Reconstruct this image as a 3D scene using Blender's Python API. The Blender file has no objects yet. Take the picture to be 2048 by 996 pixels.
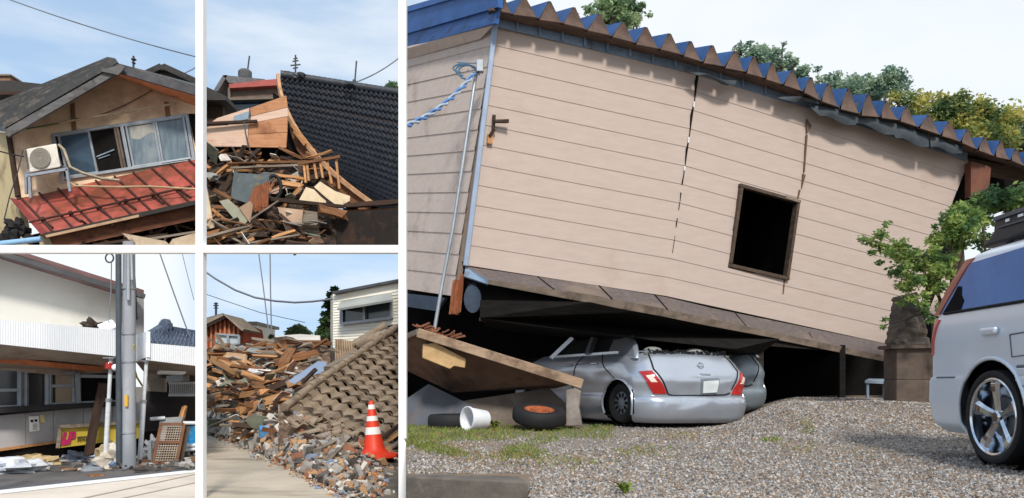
import bpy, bmesh, math, random
from mathutils import Vector as V, Matrix, noise
R = math.radians
random.seed(7)
sc = bpy.context.scene
COL = sc.collection

# ------------------------------------------------------------------ camera, sky, sun, exposure
F, CX, HY, CZ = 1600.0, 1024.0, 770.0, 0.6          # picture is 2048 wide; eye 0.6 m above the gravel lot
cd = bpy.data.cameras.new('camera'); cam = bpy.data.objects.new('camera', cd); COL.objects.link(cam)
cam.location = (0, 0, CZ); cam.rotation_euler = (R(90), 0, 0)
cd.sensor_fit = 'HORIZONTAL'; cd.sensor_width = 36; cd.lens = 36 * F / 2048
cd.shift_y = (HY - 498) / 2048; cd.clip_end = 2000; cd.clip_start = 0.05
sc.camera = cam
SUN_EL, SUN_AZ = 40, 10                              # sun stands behind the camera, a little to its right
w = bpy.data.worlds.new('World'); sc.world = w; w.use_nodes = True
nt = w.node_tree; nt.nodes.clear()
def N(tree, typ, **k):
    n = tree.nodes.new(typ)
    for a, b in k.items():
        if a.startswith('i_'): n.inputs[int(a[2:]) if a[2:].isdigit() else a[2:]].default_value = b
        else: setattr(n, a, b)
    return n
L = nt.links.new
sky = N(nt, 'ShaderNodeTexSky', sky_type='NISHITA', sun_disc=False, sun_elevation=R(SUN_EL), sun_rotation=R(180 - SUN_AZ),
        air_density=1.0, dust_density=0.6, ozone_density=1.2)
tc = N(nt, 'ShaderNodeTexCoord'); sep = N(nt, 'ShaderNodeSeparateXYZ'); L(tc.outputs['Generated'], sep.inputs[0])
def mr(src, a, b, c=0.0, d=1.0):
    n = N(nt, 'ShaderNodeMapRange', interpolation_type='SMOOTHSTEP'); L(src, n.inputs[0])
    for i, x in enumerate((a, b, c, d)): n.inputs[i + 1].default_value = x
    return n.outputs[0]
def mth(op, a, b):
    n = N(nt, 'ShaderNodeMath', operation=op)
    for i, x in enumerate((a, b)):
        if isinstance(x, (int, float)): n.inputs[i].default_value = x
        else: L(x, n.inputs[i])
    n.use_clamp = True
    return n.outputs[0]
def cloudnoise(rot, scl, s, det=5):
    m = N(nt, 'ShaderNodeMapping'); m.inputs['Rotation'].default_value = rot; m.inputs['Scale'].default_value = scl
    L(tc.outputs['Generated'], m.inputs[0])
    n = N(nt, 'ShaderNodeTexNoise'); n.inputs['Scale'].default_value = s; n.inputs['Detail'].default_value = det
    n.inputs['Roughness'].default_value = .52
    L(m.outputs[0], n.inputs['Vector']); return n.outputs['Fac']
n1 = cloudnoise((0, R(28), 0), (1.2, 1, 5.0), 2.6)
cirrus = mth('MULTIPLY', mr(n1, .40, .74), .72)
bank = mr(sep.outputs[0], -.17, -.03)                                   # white cloud bank over the right half
low = mth('MULTIPLY', mr(sep.outputs[0], -.33, -.40), mr(sep.outputs[2], .26, .16))   # bright haze low on the left
n2 = cloudnoise((0, 0, 0), (1, 1, 2.2), 3.4)
bank2 = mth('MULTIPLY', bank, mr(n2, .2, .75, 1.0, .80))
c = mth('MAXIMUM', mth('MAXIMUM', bank2, low), cirrus)
hz = mth('MULTIPLY', mr(sep.outputs[2], .42, .06, .70, .93), 1.0)                # paler towards the horizon
mixh = N(nt, 'ShaderNodeMixRGB'); L(hz, mixh.inputs[0]); L(sky.outputs[0], mixh.inputs[1]); mixh.inputs[2].default_value = (4.7, 6.7, 9.3, 1)
mixc = N(nt, 'ShaderNodeMixRGB'); L(c, mixc.inputs[0]); L(mixh.outputs[0], mixc.inputs[1])
mixc.inputs[2].default_value = (8.9, 9.3, 9.65, 1)
bg = N(nt, 'ShaderNodeBackground'); L(mixc.outputs[0], bg.inputs[0]); bg.inputs[1].default_value = 0.10
out = N(nt, 'ShaderNodeOutputWorld'); L(bg.outputs[0], out.inputs[0])
sl = bpy.data.lights.new('sun', 'SUN'); sl.energy = 3.1; sl.angle = R(8); sl.color = (1, .95, .87)
sun = bpy.data.objects.new('sun', sl); COL.objects.link(sun); sun.location = (3, -20, 30)
sun.rotation_euler = (R(90 - SUN_EL), 0, R(SUN_AZ))
sc.view_settings.view_transform = 'Standard'; sc.view_settings.look = 'None'
sc.view_settings.exposure = 0.12; sc.view_settings.gamma = 1.0; sc.view_settings.use_curve_mapping = False
sc.render.engine = 'CYCLES'
sc.cycles.max_bounces = 6; sc.cycles.diffuse_bounces = 3; sc.cycles.glossy_bounces = 3; sc.cycles.transmission_bounces = 4

# ------------------------------------------------------------------ helpers
CAM = V((0, 0, CZ))
def P(px, py, Y): return V(((px - CX) / F * Y, Y, CZ + (HY - py) / F * Y))
def G(px, py, zg):
    return P(px, py, F * (CZ - zg) / (py - HY))
def proj(p): return (CX + F * p.x / p.y, HY - F * (p.z - CZ) / p.y)
def lerp(a, b, t): return a + (b - a) * t
def ss(a, b, x):
    t = min(1, max(0, (x - a) / (b - a))); return t * t * (3 - 2 * t)
def bil(c, u, v):                                    # c = TL, TR, BR, BL
    return c[0].lerp(c[1], u).lerp(c[3].lerp(c[2], u), v)
def newell(p):
    n = V((0, 0, 0))
    for i, a in enumerate(p):
        b = p[(i + 1) % len(p)]
        n += V(((a.y - b.y) * (a.z + b.z), (a.z - b.z) * (a.x + b.x), (a.x - b.x) * (a.y + b.y)))
    return n.normalized() if n.length > 1e-12 else V((0, 0, 1))
def away(p):
    n = newell(p); c = sum(p, V((0, 0, 0))) / len(p)
    return n if n.dot(c - CAM) > 0 else -n
def inquad(x, y, q):
    s = 0
    for i in range(len(q)):
        a, b = q[i], q[(i + 1) % len(q)]
        cr = (b[0] - a[0]) * (y - a[1]) - (b[1] - a[1]) * (x - a[0])
        if cr == 0: continue
        if s == 0: s = 1 if cr > 0 else -1
        elif (cr > 0) != (s > 0): return False
    return True
def rv(s): return V((random.uniform(-s, s), random.uniform(-s, s), random.uniform(-s, s)))

class MB:
    def __init__(s): s.v = []; s.f = []; s.m = []
    def add(s, vs, fs, mi=0):
        o = len(s.v); s.v += [V(x) for x in vs]
        for f in fs: s.f.append([i + o for i in f]); s.m.append(mi)
        return s
    def slab(s, pts, t=.05, mi=0):
        pts = [V(p) for p in pts]; off = t if isinstance(t, V) else away(pts) * t
        n = len(pts)
        return s.add(pts + [p + off for p in pts], [list(range(n)), list(range(2 * n - 1, n - 1, -1))] +
              [[i, (i + 1) % n, n + (i + 1) % n, n + i] for i in range(n)], mi)
    def beam(s, p, q, w_, h_, up=V((0, 0, 1)), mi=0, jit=0):
        p, q = V(p), V(q); d = (q - p).normalized()
        a = d.cross(up)
        if a.length < 1e-3: a = d.cross(V((0, 1, 0)))
        a.normalize(); b = a.cross(d)
        vs = [e + a * (sx * w_ / 2) + b * (sz * h_ / 2) + (rv(jit) if jit else V((0, 0, 0))) for e in (p, q) for sx, sz in ((-1, -1), (1, -1), (1, 1), (-1, 1))]
        return s.add(vs, [[0, 1, 2, 3], [7, 6, 5, 4], [0, 4, 5, 1], [1, 5, 6, 2], [2, 6, 7, 3], [3, 7, 4, 0]], mi)
    def box(s, c, sx, sy, sz, mi=0, rot=None):
        vs = [V((x * sx / 2, y * sy / 2, z * sz / 2)) for x in (-1, 1) for y in (-1, 1) for z in (-1, 1)]
        if rot: vs = [rot @ x for x in vs]
        return s.add([x + V(c) for x in vs], [[0, 1, 3, 2], [4, 6, 7, 5], [0, 4, 5, 1], [2, 3, 7, 6], [0, 2, 6, 4], [1, 5, 7, 3]], mi)
    def tube(s, pts, r, n=8, mi=0, caps=True):
        pts = [V(p) for p in pts]; rs = r if isinstance(r, (list, tuple)) else [r] * len(pts)
        vs = []; a = None
        for i, p in enumerate(pts):
            d = (pts[min(i + 1, len(pts) - 1)] - pts[max(i - 1, 0)]).normalized()
            if a is None: a = d.orthogonal().normalized()
            a = (a - d * a.dot(d)).normalized(); b = d.cross(a)
            vs += [p + a * (math.cos(k * 2 * math.pi / n) * rs[i]) + b * (math.sin(k * 2 * math.pi / n) * rs[i]) for k in range(n)]
        fs = [[i * n + k, i * n + (k + 1) % n, (i + 1) * n + (k + 1) % n, (i + 1) * n + k] for i in range(len(pts) - 1) for k in range(n)]
        if caps: fs += [list(range(n - 1, -1, -1)), [(len(pts) - 1) * n + k for k in range(n)]]
        return s.add(vs, fs, mi)
    def lathe(s, prof, n, M=Matrix(), mi=0, close=False):
        vs = [M @ V((r * math.cos(k * 2 * math.pi / n), r * math.sin(k * 2 * math.pi / n), z)) for r, z in prof for k in range(n)]
        m = len(prof)
        fs = [[i * n + k, i * n + (k + 1) % n, ((i + 1) % m) * n + (k + 1) % n, ((i + 1) % m) * n + k] for i in range(m if close else m - 1) for k in range(n)]
        return s.add(vs, fs, mi)
    def grid(s, fn, nu, nv, mi=0, skip=None, back=None):
        o = len(s.v)
        pts = [fn(i / nu, j / nv) for j in range(nv + 1) for i in range(nu + 1)]
        s.v += pts
        for j in range(nv):
            for i in range(nu):
                a = j * (nu + 1) + i; q = [a, a + 1, a + nu + 2, a + nu + 1]
                if skip and skip(sum((pts[k] for k in q), V((0, 0, 0))) / 4): continue
                s.f.append([k + o for k in q]); s.m.append(mi)
        if back is not None:
            s.grid(lambda u, v: fn(u, v) + back, nu, nv, mi, skip)
            if not skip:
                e = [i for i in range(nu + 1)] + [(j + 1) * (nu + 1) - 1 for j in range(1, nv + 1)] + [nv * (nu + 1) + i for i in range(nu - 1, -1, -1)] + [j * (nu + 1) for j in range(nv - 1, 0, -1)]
                t = (nu + 1) * (nv + 1)
                for k in range(len(e)):
                    a, b = e[k], e[(k + 1) % len(e)]
                    s.f.append([o + a, o + b, o + t + b, o + t + a]); s.m.append(mi)
        return s
    def blob(s, c, r, n=8, jit=0, mi=0, M=None):
        m = max(4, n // 2 + 1); vs = []
        for j in range(m + 1):
            th = math.pi * j / m
            for k in range(n):
                ph = 2 * math.pi * k / n
                q = V((math.sin(th) * math.cos(ph), math.sin(th) * math.sin(ph), math.cos(th)))
                q *= 1 + jit * noise.noise(q * 2.1 + V(c) * 3.7)
                q = V((q.x * r[0], q.y * r[1], q.z * r[2]))
                vs.append((M @ q if M else q) + V(c))
        return s.add(vs, [[j * n + k, j * n + (k + 1) % n, (j + 1) * n + (k + 1) % n, (j + 1) * n + k] for j in range(m) for k in range(n)], mi)

ORG = {}
def tagit(o, label=None, cat=None, group=None, kind=None):
    if cat and not kind: kind = 'thing'
    if label: o['label'] = label
    if cat: o['category'] = cat
    if group: o['group'] = group
    if kind: o['kind'] = kind
    return o
def root(name, label, cat, loc, group=None):
    o = bpy.data.objects.new(name, None); COL.objects.link(o); o.location = loc; o.empty_display_size = .2
    ORG[o.name] = V(loc); return tagit(o, label, cat, group)
def put(mb, name, mat, parent=None, label=None, cat=None, group=None, kind=None, smooth=None, bevel=0, M=None, xf=None):
    """one mesh object; verts are in world space (xf maps local ones there), or local ones with object matrix M"""
    vs = [xf @ v for v in mb.v] if xf is not None else mb.v
    if parent is not None: org = ORG[parent.name]
    elif M is not None or kind: org = V((0, 0, 0))
    else:
        xs = [v.x for v in vs]; ys = [v.y for v in vs]; org = V(((min(xs) + max(xs)) / 2, (min(ys) + max(ys)) / 2, min(v.z for v in vs)))
    me = bpy.data.meshes.new(name)
    me.from_pydata([v - org for v in vs], [], mb.f)
    mats = mat if isinstance(mat, (list, tuple)) else [mat]
    for m in mats: me.materials.append(m)
    if len(mats) > 1: me.polygons.foreach_set('material_index', mb.m)
    bm = bmesh.new(); bm.from_mesh(me); bmesh.ops.remove_doubles(bm, verts=bm.verts, dist=1e-5)
    bmesh.ops.recalc_face_normals(bm, faces=bm.faces); bm.to_mesh(me); bm.free()
    if smooth is not None:
        me.shade_smooth(); me.set_sharp_from_angle(angle=R(smooth))
    o = bpy.data.objects.new(name, me); COL.objects.link(o)
    if parent is not None: o.parent = parent; ORG[o.name] = org
    elif M is not None: o.matrix_world = M
    else: o.location = org; ORG[o.name] = org
    if bevel:
        b = o.modifiers.new('bevel', 'BEVEL'); b.width = bevel; b.segments = 2; b.limit_method = 'ANGLE'; b.angle_limit = R(40)
    return tagit(o, label, cat, group, kind)

def S(r, g, b, k=1.0):
    f = lambda x: (x / 12.92 if x <= .04045 else ((x + .055) / 1.055) ** 2.4) * k
    return (f(r / 255), f(g / 255), f(b / 255), 1)
MC = {}
def mat(name, c1, c2=None, sc_=4, rough=.75, metal=0.0, bump=0.0, bsc=30, st=(1, 1, 1), stain=None, ssc=1.2, sth=(.52, .68), sst=(1, 1, 1), rnd=0, spec=.4, coat=0.0, det=6):
    if name in MC: return MC[name]
    m = bpy.data.materials.new(name); m.use_nodes = True; t = m.node_tree; MC[name] = m
    b = t.nodes['Principled BSDF']; K = t.links.new
    b.inputs['Roughness'].default_value = rough; b.inputs['Metallic'].default_value = metal
    b.inputs['Specular IOR Level'].default_value = spec; b.inputs['Coat Weight'].default_value = coat; b.inputs['Coat Roughness'].default_value = .06
    tcn = N(t, 'ShaderNodeTexCoord'); mp = N(t, 'ShaderNodeMapping'); K(tcn.outputs['Object'], mp.inputs[0]); mp.inputs['Scale'].default_value = st
    if rnd:
        oi = N(t, 'ShaderNodeObjectInfo'); sc2 = N(t, 'ShaderNodeVectorMath', operation='SCALE'); sc2.inputs[0].default_value = (37, 51, 23); K(oi.outputs['Random'], sc2.inputs['Scale']); K(sc2.outputs[0], mp.inputs['Location'])
    col = None
    if c2 is None: c2 = tuple(x * .86 for x in c1[:3]) + (1,)
    nz = N(t, 'ShaderNodeTexNoise'); nz.inputs['Scale'].default_value = sc_; nz.inputs['Detail'].default_value = det; nz.inputs['Roughness'].default_value = .62
    K(mp.outputs[0], nz.inputs['Vector'])
    rp = N(t, 'ShaderNodeMapRange'); rp.inputs[1].default_value = .3; rp.inputs[2].default_value = .7; K(nz.outputs['Fac'], rp.inputs[0])
    mx = N(t, 'ShaderNodeMixRGB'); mx.inputs[1].default_value = c1; mx.inputs[2].default_value = c2; K(rp.outputs[0], mx.inputs[0]); col = mx.outputs[0]
    if stain:
        mp2 = N(t, 'ShaderNodeMapping'); K(tcn.outputs['Object'], mp2.inputs[0]); mp2.inputs['Scale'].default_value = sst; mp2.inputs['Location'].default_value = (3.1, 7.7, 1.9)
        n2_ = N(t, 'ShaderNodeTexNoise'); n2_.inputs['Scale'].default_value = ssc; n2_.inputs['Detail'].default_value = 8; n2_.inputs['Roughness'].default_value = .66; K(mp2.outputs[0], n2_.inputs['Vector'])
        r2 = N(t, 'ShaderNodeMapRange'); r2.inputs[1].default_value = sth[0]; r2.inputs[2].default_value = sth[1]; K(n2_.outputs['Fac'], r2.inputs[0])
        m2 = N(t, 'ShaderNodeMixRGB'); m2.inputs[2].default_value = stain; K(r2.outputs[0], m2.inputs[0]); K(col, m2.inputs[1]); col = m2.outputs[0]
    if rnd:
        hs = N(t, 'ShaderNodeHueSaturation'); mr_ = N(t, 'ShaderNodeMapRange'); mr_.inputs[3].default_value = 1 - rnd; mr_.inputs[4].default_value = 1 + rnd
        K(oi.outputs['Random'], mr_.inputs[0]); K(mr_.outputs[0], hs.inputs['Value']); K(col, hs.inputs['Color']); col = hs.outputs[0]
    K(col, b.inputs['Base Color'])
    if bump:
        nb = N(t, 'ShaderNodeTexNoise'); nb.inputs['Scale'].default_value = bsc; nb.inputs['Detail'].default_value = 5; K(mp.outputs[0], nb.inputs['Vector'])
        bp = N(t, 'ShaderNodeBump'); bp.inputs['Strength'].default_value = bump; bp.inputs['Distance'].default_value = .02; K(nb.outputs['Fac'], bp.inputs['Height']); K(bp.outputs[0], b.inputs['Normal'])
    return m

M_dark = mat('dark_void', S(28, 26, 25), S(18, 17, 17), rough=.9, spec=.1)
M_glass = mat('dark_glass', S(38, 52, 66), S(24, 34, 44), rough=.08, spec=.8)
M_alu = mat('aluminium', S(168, 172, 176), S(140, 146, 152), rough=.45, metal=.5)
M_white = mat('white_paint', S(249, 249, 249), S(246, 246, 246), rough=.6)
M_wood = mat('weathered_wood', S(150, 104, 66), S(92, 60, 40), sc_=3, st=(.6, 9, 9), rough=.85, bump=.4, bsc=6, rnd=.3)
M_woodo = mat('fresh_wood', S(206, 156, 106), S(160, 110, 70), sc_=3, st=(.6, 9, 9), rough=.8, bump=.3, bsc=6, rnd=.2)
M_woodd = mat('dark_wood', S(78, 58, 46), S(44, 33, 27), sc_=3, st=(.6, 8, 8), rough=.9, bump=.4, bsc=6, rnd=.3)
M_woodg = mat('grey_wood', S(150, 136, 120), S(100, 90, 80), sc_=3, st=(.6, 8, 8), rough=.9, bump=.4, bsc=6, rnd=.25)
M_black = mat('black_rubber', S(34, 34, 36), S(24, 24, 26), rough=.75, bump=.2, bsc=30)
M_wire = mat('wire_black', S(60, 62, 66), rough=.6)
M_steel = mat('grey_steel', S(130, 138, 146), S(104, 112, 120), rough=.45, metal=.4, stain=S(110, 80, 60), sth=(.66, .8))

def plank(p, q, w_, h_, m, name, label, cat, group=None, roll=0.0, jit=.012):
    p, q = V(p), V(q); d = q - p; ln = d.length; x = d.normalized()
    y = x.cross(V((0, 0, 1)))
    y = (y if y.length > 1e-3 else V((0, 1, 0))).normalized(); z = y.cross(x)
    Mx = Matrix((x, y, z)).transposed().to_4x4() @ Matrix.Rotation(roll, 4, 'X'); Mx.translation = (p + q) / 2
    mb = MB(); ns = 3
    vs = []
    for i in range(ns + 1):
        for a, b in ((-1, -1), (1, -1), (1, 1), (-1, 1)):
            e = V((-ln / 2 + ln * i / ns, a * w_ / 2, b * h_ / 2)) + rv(jit)
            if i in (0, ns): e.x += random.uniform(-1, 1) * w_ * .3
            vs.append(e)
    fs = [[0, 1, 2, 3], [ns * 4 + 3, ns * 4 + 2, ns * 4 + 1, ns * 4]] + [[i * 4 + k, i * 4 + (k + 1) % 4, i * 4 + 4 + (k + 1) % 4, i * 4 + 4 + k] for i in range(ns) for k in range(4)]
    mb.add(vs, fs)
    return put(mb, name, m, M=Mx, label=label, cat=cat, group=group)
def wire(name, label, pts, r, m=None, group=None):
    return put(MB().tube(pts, r, 6), name, m or M_wire, label=label, cat='wire', group=group, smooth=60)
def sagpts(a, b, sag, n=14):
    a, b = V(a), V(b)
    return [a.lerp(b, i / n) - V((0, 0, sag * 4 * (i / n) * (1 - i / n))) for i in range(n + 1)]

def siding(mb, c, nb, nu, lip=.008, skip=None, sub=2, back=.10):
    n = -away(c)
    for k in range(nb):
        v0, v1 = k / nb, (k + 1) / nb
        mb.grid(lambda u, v: bil(c, u, lerp(v0, v1, v)) + n * (lip * v), nu, sub, 0, skip)
        mb.grid(lambda u, v: bil(c, u, v1) + n * (lip * (1 - v)) , nu, 1, 0, skip)
    mb.grid(lambda u, v: bil(c, u, v) - n * back, nu, nb * sub, 0, skip)
    return mb
def tiles(mb, fn, nrm, rows, cols, amp, step, skip=None, edge=.3, res=6, round_=False, irr=0.0):
    tw = 2 * math.pi * cols
    def wv(u):
        s_ = math.sin(u * tw)
        return amp * (s_ if not round_ else abs(math.sin(u * tw / 2)) * 2 - 1)
    for r in range(rows):
        jl = random.uniform(-.15, .15) * step
        def pt(u, v, r=r, jl=jl):
            vv = (r + v + irr * 7 * noise.noise(V((u * 4, r * .35, 7))) + edge * v * math.sin(u * tw + .9)) / rows
            return fn(u, min(max(vv, -.02), 1.03)) + nrm * (wv(u) + step * v + jl + irr * noise.cell(V((math.floor(u * cols + .2) * 1.7 + .3, r * 2.3 + .3, 1))) + irr * noise.noise(V((u * 5, r * .3, 2))))
        mb.grid(pt, cols * res, 2, 0, skip)
        mb.grid(lambda u, v: fn(u, min((r + 1 + edge * math.sin(u * tw + .9)) / rows, 1.03)) + nrm * (wv(u) + (step + jl) * (1 - v) - .004 * v), cols * res, 1, 0, skip)
    return mb
def foliage(mb, blobs, n, size, nm=2, flat=1.0):
    tot = sum(b[1][0] * b[1][1] * b[1][2] for b in blobs)
    for c_, r_ in blobs:
        k = max(20, int(n * r_[0] * r_[1] * r_[2] / tot))
        for _ in range(k):
            d = V((random.gauss(0, 1), random.gauss(0, 1), random.gauss(0, 1))).normalized()
            rr = random.random() ** .45 * (1 + .35 * noise.noise(d * 2.3 + V(c_)))
            if random.random() < .13: rr *= random.uniform(1.05, 1.55)
            p = V(c_) + V((d.x * r_[0], d.y * r_[1], d.z * r_[2])) * rr
            a = V((random.gauss(0, 1), random.gauss(0, 1), random.gauss(0, .6))).normalized(); b = a.orthogonal().normalized()
            b = (Matrix.Rotation(random.uniform(0, 6.28), 3, a) @ b)
            s_ = size * random.uniform(.6, 1.35)
            cl = noise.noise(p * (.9 / max(.2, size * 6)))
            mi = min(nm - 1, max(0, int((cl * .9 + .5 + random.uniform(-.18, .18)) * nm)))
            mb.add([p - a * s_, p + b * s_ * .45, p + a * s_, p - b * s_ * .45], [[0, 1, 2, 3]], mi)
    return mb
def leafmat(name, c_):
    m = mat(name, c_, tuple(x * .7 for x in c_[:3]) + (1,), sc_=2, rough=.6, spec=.25)
    t = m.node_tree; b = t.nodes['Principled BSDF']; o_ = t.nodes['Material Output']
    tr_ = N(t, 'ShaderNodeBsdfTranslucent'); t.links.new(b.inputs['Base Color'].links[0].from_socket, tr_.inputs[0])
    mx = N(t, 'ShaderNodeMixShader'); mx.inputs[0].default_value = .5
    t.links.new(b.outputs[0], mx.inputs[1]); t.links.new(tr_.outputs[0], mx.inputs[2]); t.links.new(mx.outputs[0], o_.inputs[0])
    return m
def limbs(mb, base, tips, r0):
    for t in tips:
        m_ = V(base).lerp(t, .5) + rv(.08 * (V(t) - V(base)).length)
        mb.tube([base, m_, t], [r0, r0 * .6, r0 * .25], 6)
    return mb
# ================================================================== SETTING: grounds, frame, terrace
ZL = -0.6                                            # street level of the left-hand scenes
def gz(p):
    px = CX + F * p[0] / p[1]; Y = p[1]
    z = .37 * ss(1430, 1600, px) * ss(7.2, 11.2, Y)
    z += .05 * noise.noise(V((p[0] * .8, Y * .8, 0))) * ss(4, 7, Y)
    if Y < 5.2: z -= .45 * (1 - ss(1044, 1056, px)) * (1 - ss(4.70, 4.78, Y))
    return z
def onlot(px, py):
    Y = F * CZ / (py - HY)
    for _ in range(12):
        z = gz(((px - CX) / F * Y, Y)); Y = .5 * Y + .5 * F * (CZ - z) / (py - HY)
    Y = min(Y, 60); X = (px - CX) / F * Y
    return V((X, Y, gz((X, Y))))
M_lot = mat('gravel_ground', S(152, 143, 135), S(102, 95, 89), sc_=30, rough=.95, bump=1.0, bsc=55, stain=S(128, 104, 76), ssc=.55, sth=(.5, .68), det=9)
mb = MB()
ys = [1.2 + .1 * i for i in range(20)] + [3.2 + .05 * i for i in range(40)] + [5.2 * (1.035 ** i) for i in range(60)]
xs = [8 * i for i in range(215)]
o = len(mb.v); cols = len(xs)
for Y in ys:
    x0 = 812.4 if Y < 8.45 else 806
    for a in xs:
        px = x0 + a; X = (px - CX) / F * Y; mb.v.append(V((X, Y, gz((X, Y)))))
for j in range(len(ys) - 1):
    for i in range(cols - 1): mb.f.append([j * cols + i, j * cols + i + 1, (j + 1) * cols + i + 1, (j + 1) * cols + i]); mb.m.append(0)
for j in range(len(ys) - 1):                          # the bank down to the street
    a, b = mb.v[j * cols], mb.v[(j + 1) * cols]
    mb.add([a, b, V((b.x + .02, b.y, ZL - .3)), V((a.x + .02, a.y, ZL - .3))], [[0, 1, 2, 3]])
put(mb, 'gravel_ground', M_lot, kind='structure', smooth=60)

M_earth = mat('bare_earth', S(118, 108, 96), S(86, 78, 68), sc_=3, rough=.95, bump=.5, bsc=20)
put(MB().add([(-400, -120, ZL - .004), (400, -120, ZL - .004), (400, 500, ZL - .004), (-400, 500, ZL - .004)], [[0, 1, 2, 3]]), 'ground', M_earth, kind='structure')
# loose stones lying over the lot
stone_m = [mat('stone_%s' % n_, S(*c_), S(*[x * .75 for x in c_]), sc_=8, rough=.85) for n_, c_ in
           (('grey', (164, 157, 150)), ('pale', (200, 194, 188)), ('dark', (108, 101, 97)), ('brown', (156, 130, 106)), ('blue', (140, 144, 152)))]
mb = MB(); rs = random.Random(3)
def stone(mb, c_, r_, mi):
    q = Matrix.Rotation(rs.uniform(0, 6.3), 3, V((rs.gauss(0, 1), rs.gauss(0, 1), rs.gauss(0, 1))).normalized())
    k = [V((1, 0, 0)), V((-1, 0, 0)), V((0, 1, 0)), V((0, -1, 0)), V((0, 0, 1)), V((0, 0, -1))]
    vs = [c_ + q @ (a * r_ * rs.uniform(.6, 1.25)) for a in k]
    mb.add(vs, [[0, 2, 4], [2, 1, 4], [1, 3, 4], [3, 0, 4], [2, 0, 5], [1, 2, 5], [3, 1, 5], [0, 3, 5]], mi)
for i in range(42000):
    py = 803 + 205 * rs.random() ** .8; px = rs.uniform(814, 2075)
    if px < 1060 and py > 948: continue
    p = onlot(px, py)
    if p.y > 17: continue
    g_ = ss(912, 850, py) * ss(1330, 1160, px)
    if rs.random() < g_ * .85: continue
    stone(mb, p + V((0, 0, .002)), rs.uniform(.004, .0115) * (1 + .05 * p.y), rs.choices(range(5), (5, 3.0, 3, 3, 1.1))[0])
for i in range(11000):
    Y = rs.uniform(8.2, 13.2); px = rs.uniform(1400, 1890); X = (px - CX) / F * Y
    stone(mb, V((X, Y, gz((X, Y)) + .003)), rs.uniform(.008, .018), rs.choices(range(5), (5, 3.0, 3, 3, 1.1))[0])
put(mb, 'gravel', stone_m, kind='stuff')
# grass
gm = [mat('grass_%s' % n_, S(*c_), S(*[x * .7 for x in c_]), rough=.7, spec=.2) for n_, c_ in (('green', (126, 146, 62)), ('dark', (88, 112, 48)), ('dry', (168, 146, 92)))]
mb = MB()
def blade(mb, p, h_, mi):
    a = rs.uniform(0, 6.3); d = V((math.cos(a), math.sin(a), 0)); s_ = V((-d.y, d.x, 0)) * h_ * .07; ln = rs.uniform(.2, .9)
    mb.add([p - s_, p + s_, p + d * h_ * ln * .4 + V((0, 0, h_ * .65)) + s_ * .6, p + d * h_ * ln + V((0, 0, h_))], [[0, 1, 2], [0, 2, 3]], mi)
for i in range(24000):
    py = 852 + 66 * rs.random() ** 1.25; px = 812.6 + rs.random() ** 1.3 * 560
    if noise.noise(V((px * .012, py * .05, 0))) + .45 - (py - 852) / 75 - max(0, px - 1090) / 190 < rs.uniform(-.25, .2): continue
    blade(mb, onlot(px, py), rs.uniform(.012, .05), rs.choices((0, 1, 2), (6, 3, 3))[0])
for cx_, cy_, rx_, ry_, n_, dry in ((1285, 905, 60, 12, 260, .5), (1540, 882, 30, 5, 160, .2), (1615, 862, 20, 8, 160, .3), (1600, 898, 40, 12, 120, .7), (1340, 872, 90, 8, 200, .7), (1130, 925, 120, 14, 300, .6), (1250, 980, 9, 8, 90, .1), (1720, 905, 60, 16, 70, .9), (1180, 860, 30, 6, 90, .2), (1000, 915, 120, 10, 300, .6)):
    for _ in range(n_):
        px, py = cx_ + rs.gauss(0, rx_ * .5), cy_ + rs.gauss(0, ry_ * .5)
        if py < 845 or px < 814: continue
        blade(mb, onlot(px, py), rs.uniform(.015, .05), 2 if rs.random() < dry else rs.choice((0, 0, 1)))
put(mb, 'grass', gm, kind='stuff')

# the white frame between the views: posts and crossbeam of painted steel, standing in the street
fr = root('white_lattice', 'tall white painted lattice of square posts and a crossbeam standing between the five views', 'lattice', P(399, 984, 8.4))
FY = 8.4
def post(px0, px1, y0=-70, y1=999):
    a, b = P(px0, y0, FY), P(px1, y1, FY)
    m_ = MB().box(((a.x + b.x) / 2, FY + .05, (a.z + ZL) / 2), b.x - a.x, .10, a.z - ZL)
    put(m_, 'post', M_white, fr)
post(391, 406); post(797, 812); post(-80, -65)
a, b = P(-65, 490, FY), P(391, 505, FY); m_ = MB().box(((a.x + b.x) / 2, FY + .05, (a.z + b.z) / 2), b.x - a.x, .10, a.z - b.z)
put(m_, 'crossbeam', M_white, fr)
a, b = P(406, 490, FY), P(797, 505, FY); m_ = MB().box(((a.x + b.x) / 2, FY + .05, (a.z + b.z) / 2), b.x - a.x, .10, a.z - b.z)
put(m_, 'crossbeam', M_white, fr)
# sloping terrace that carries the two upper scenes
M_conc = mat('concrete', S(158, 152, 144), S(120, 114, 106), sc_=3, rough=.9, bump=.3, stain=S(80, 74, 66), ssc=.8)
put(MB().slab([P(-90, 496, 21.5), P(800, 496, 21.5), P(800, 496, 46), P(-90, 496, 46)], V((0, 0, -.06))), 'terrace_ground', M_conc, kind='structure')

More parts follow.
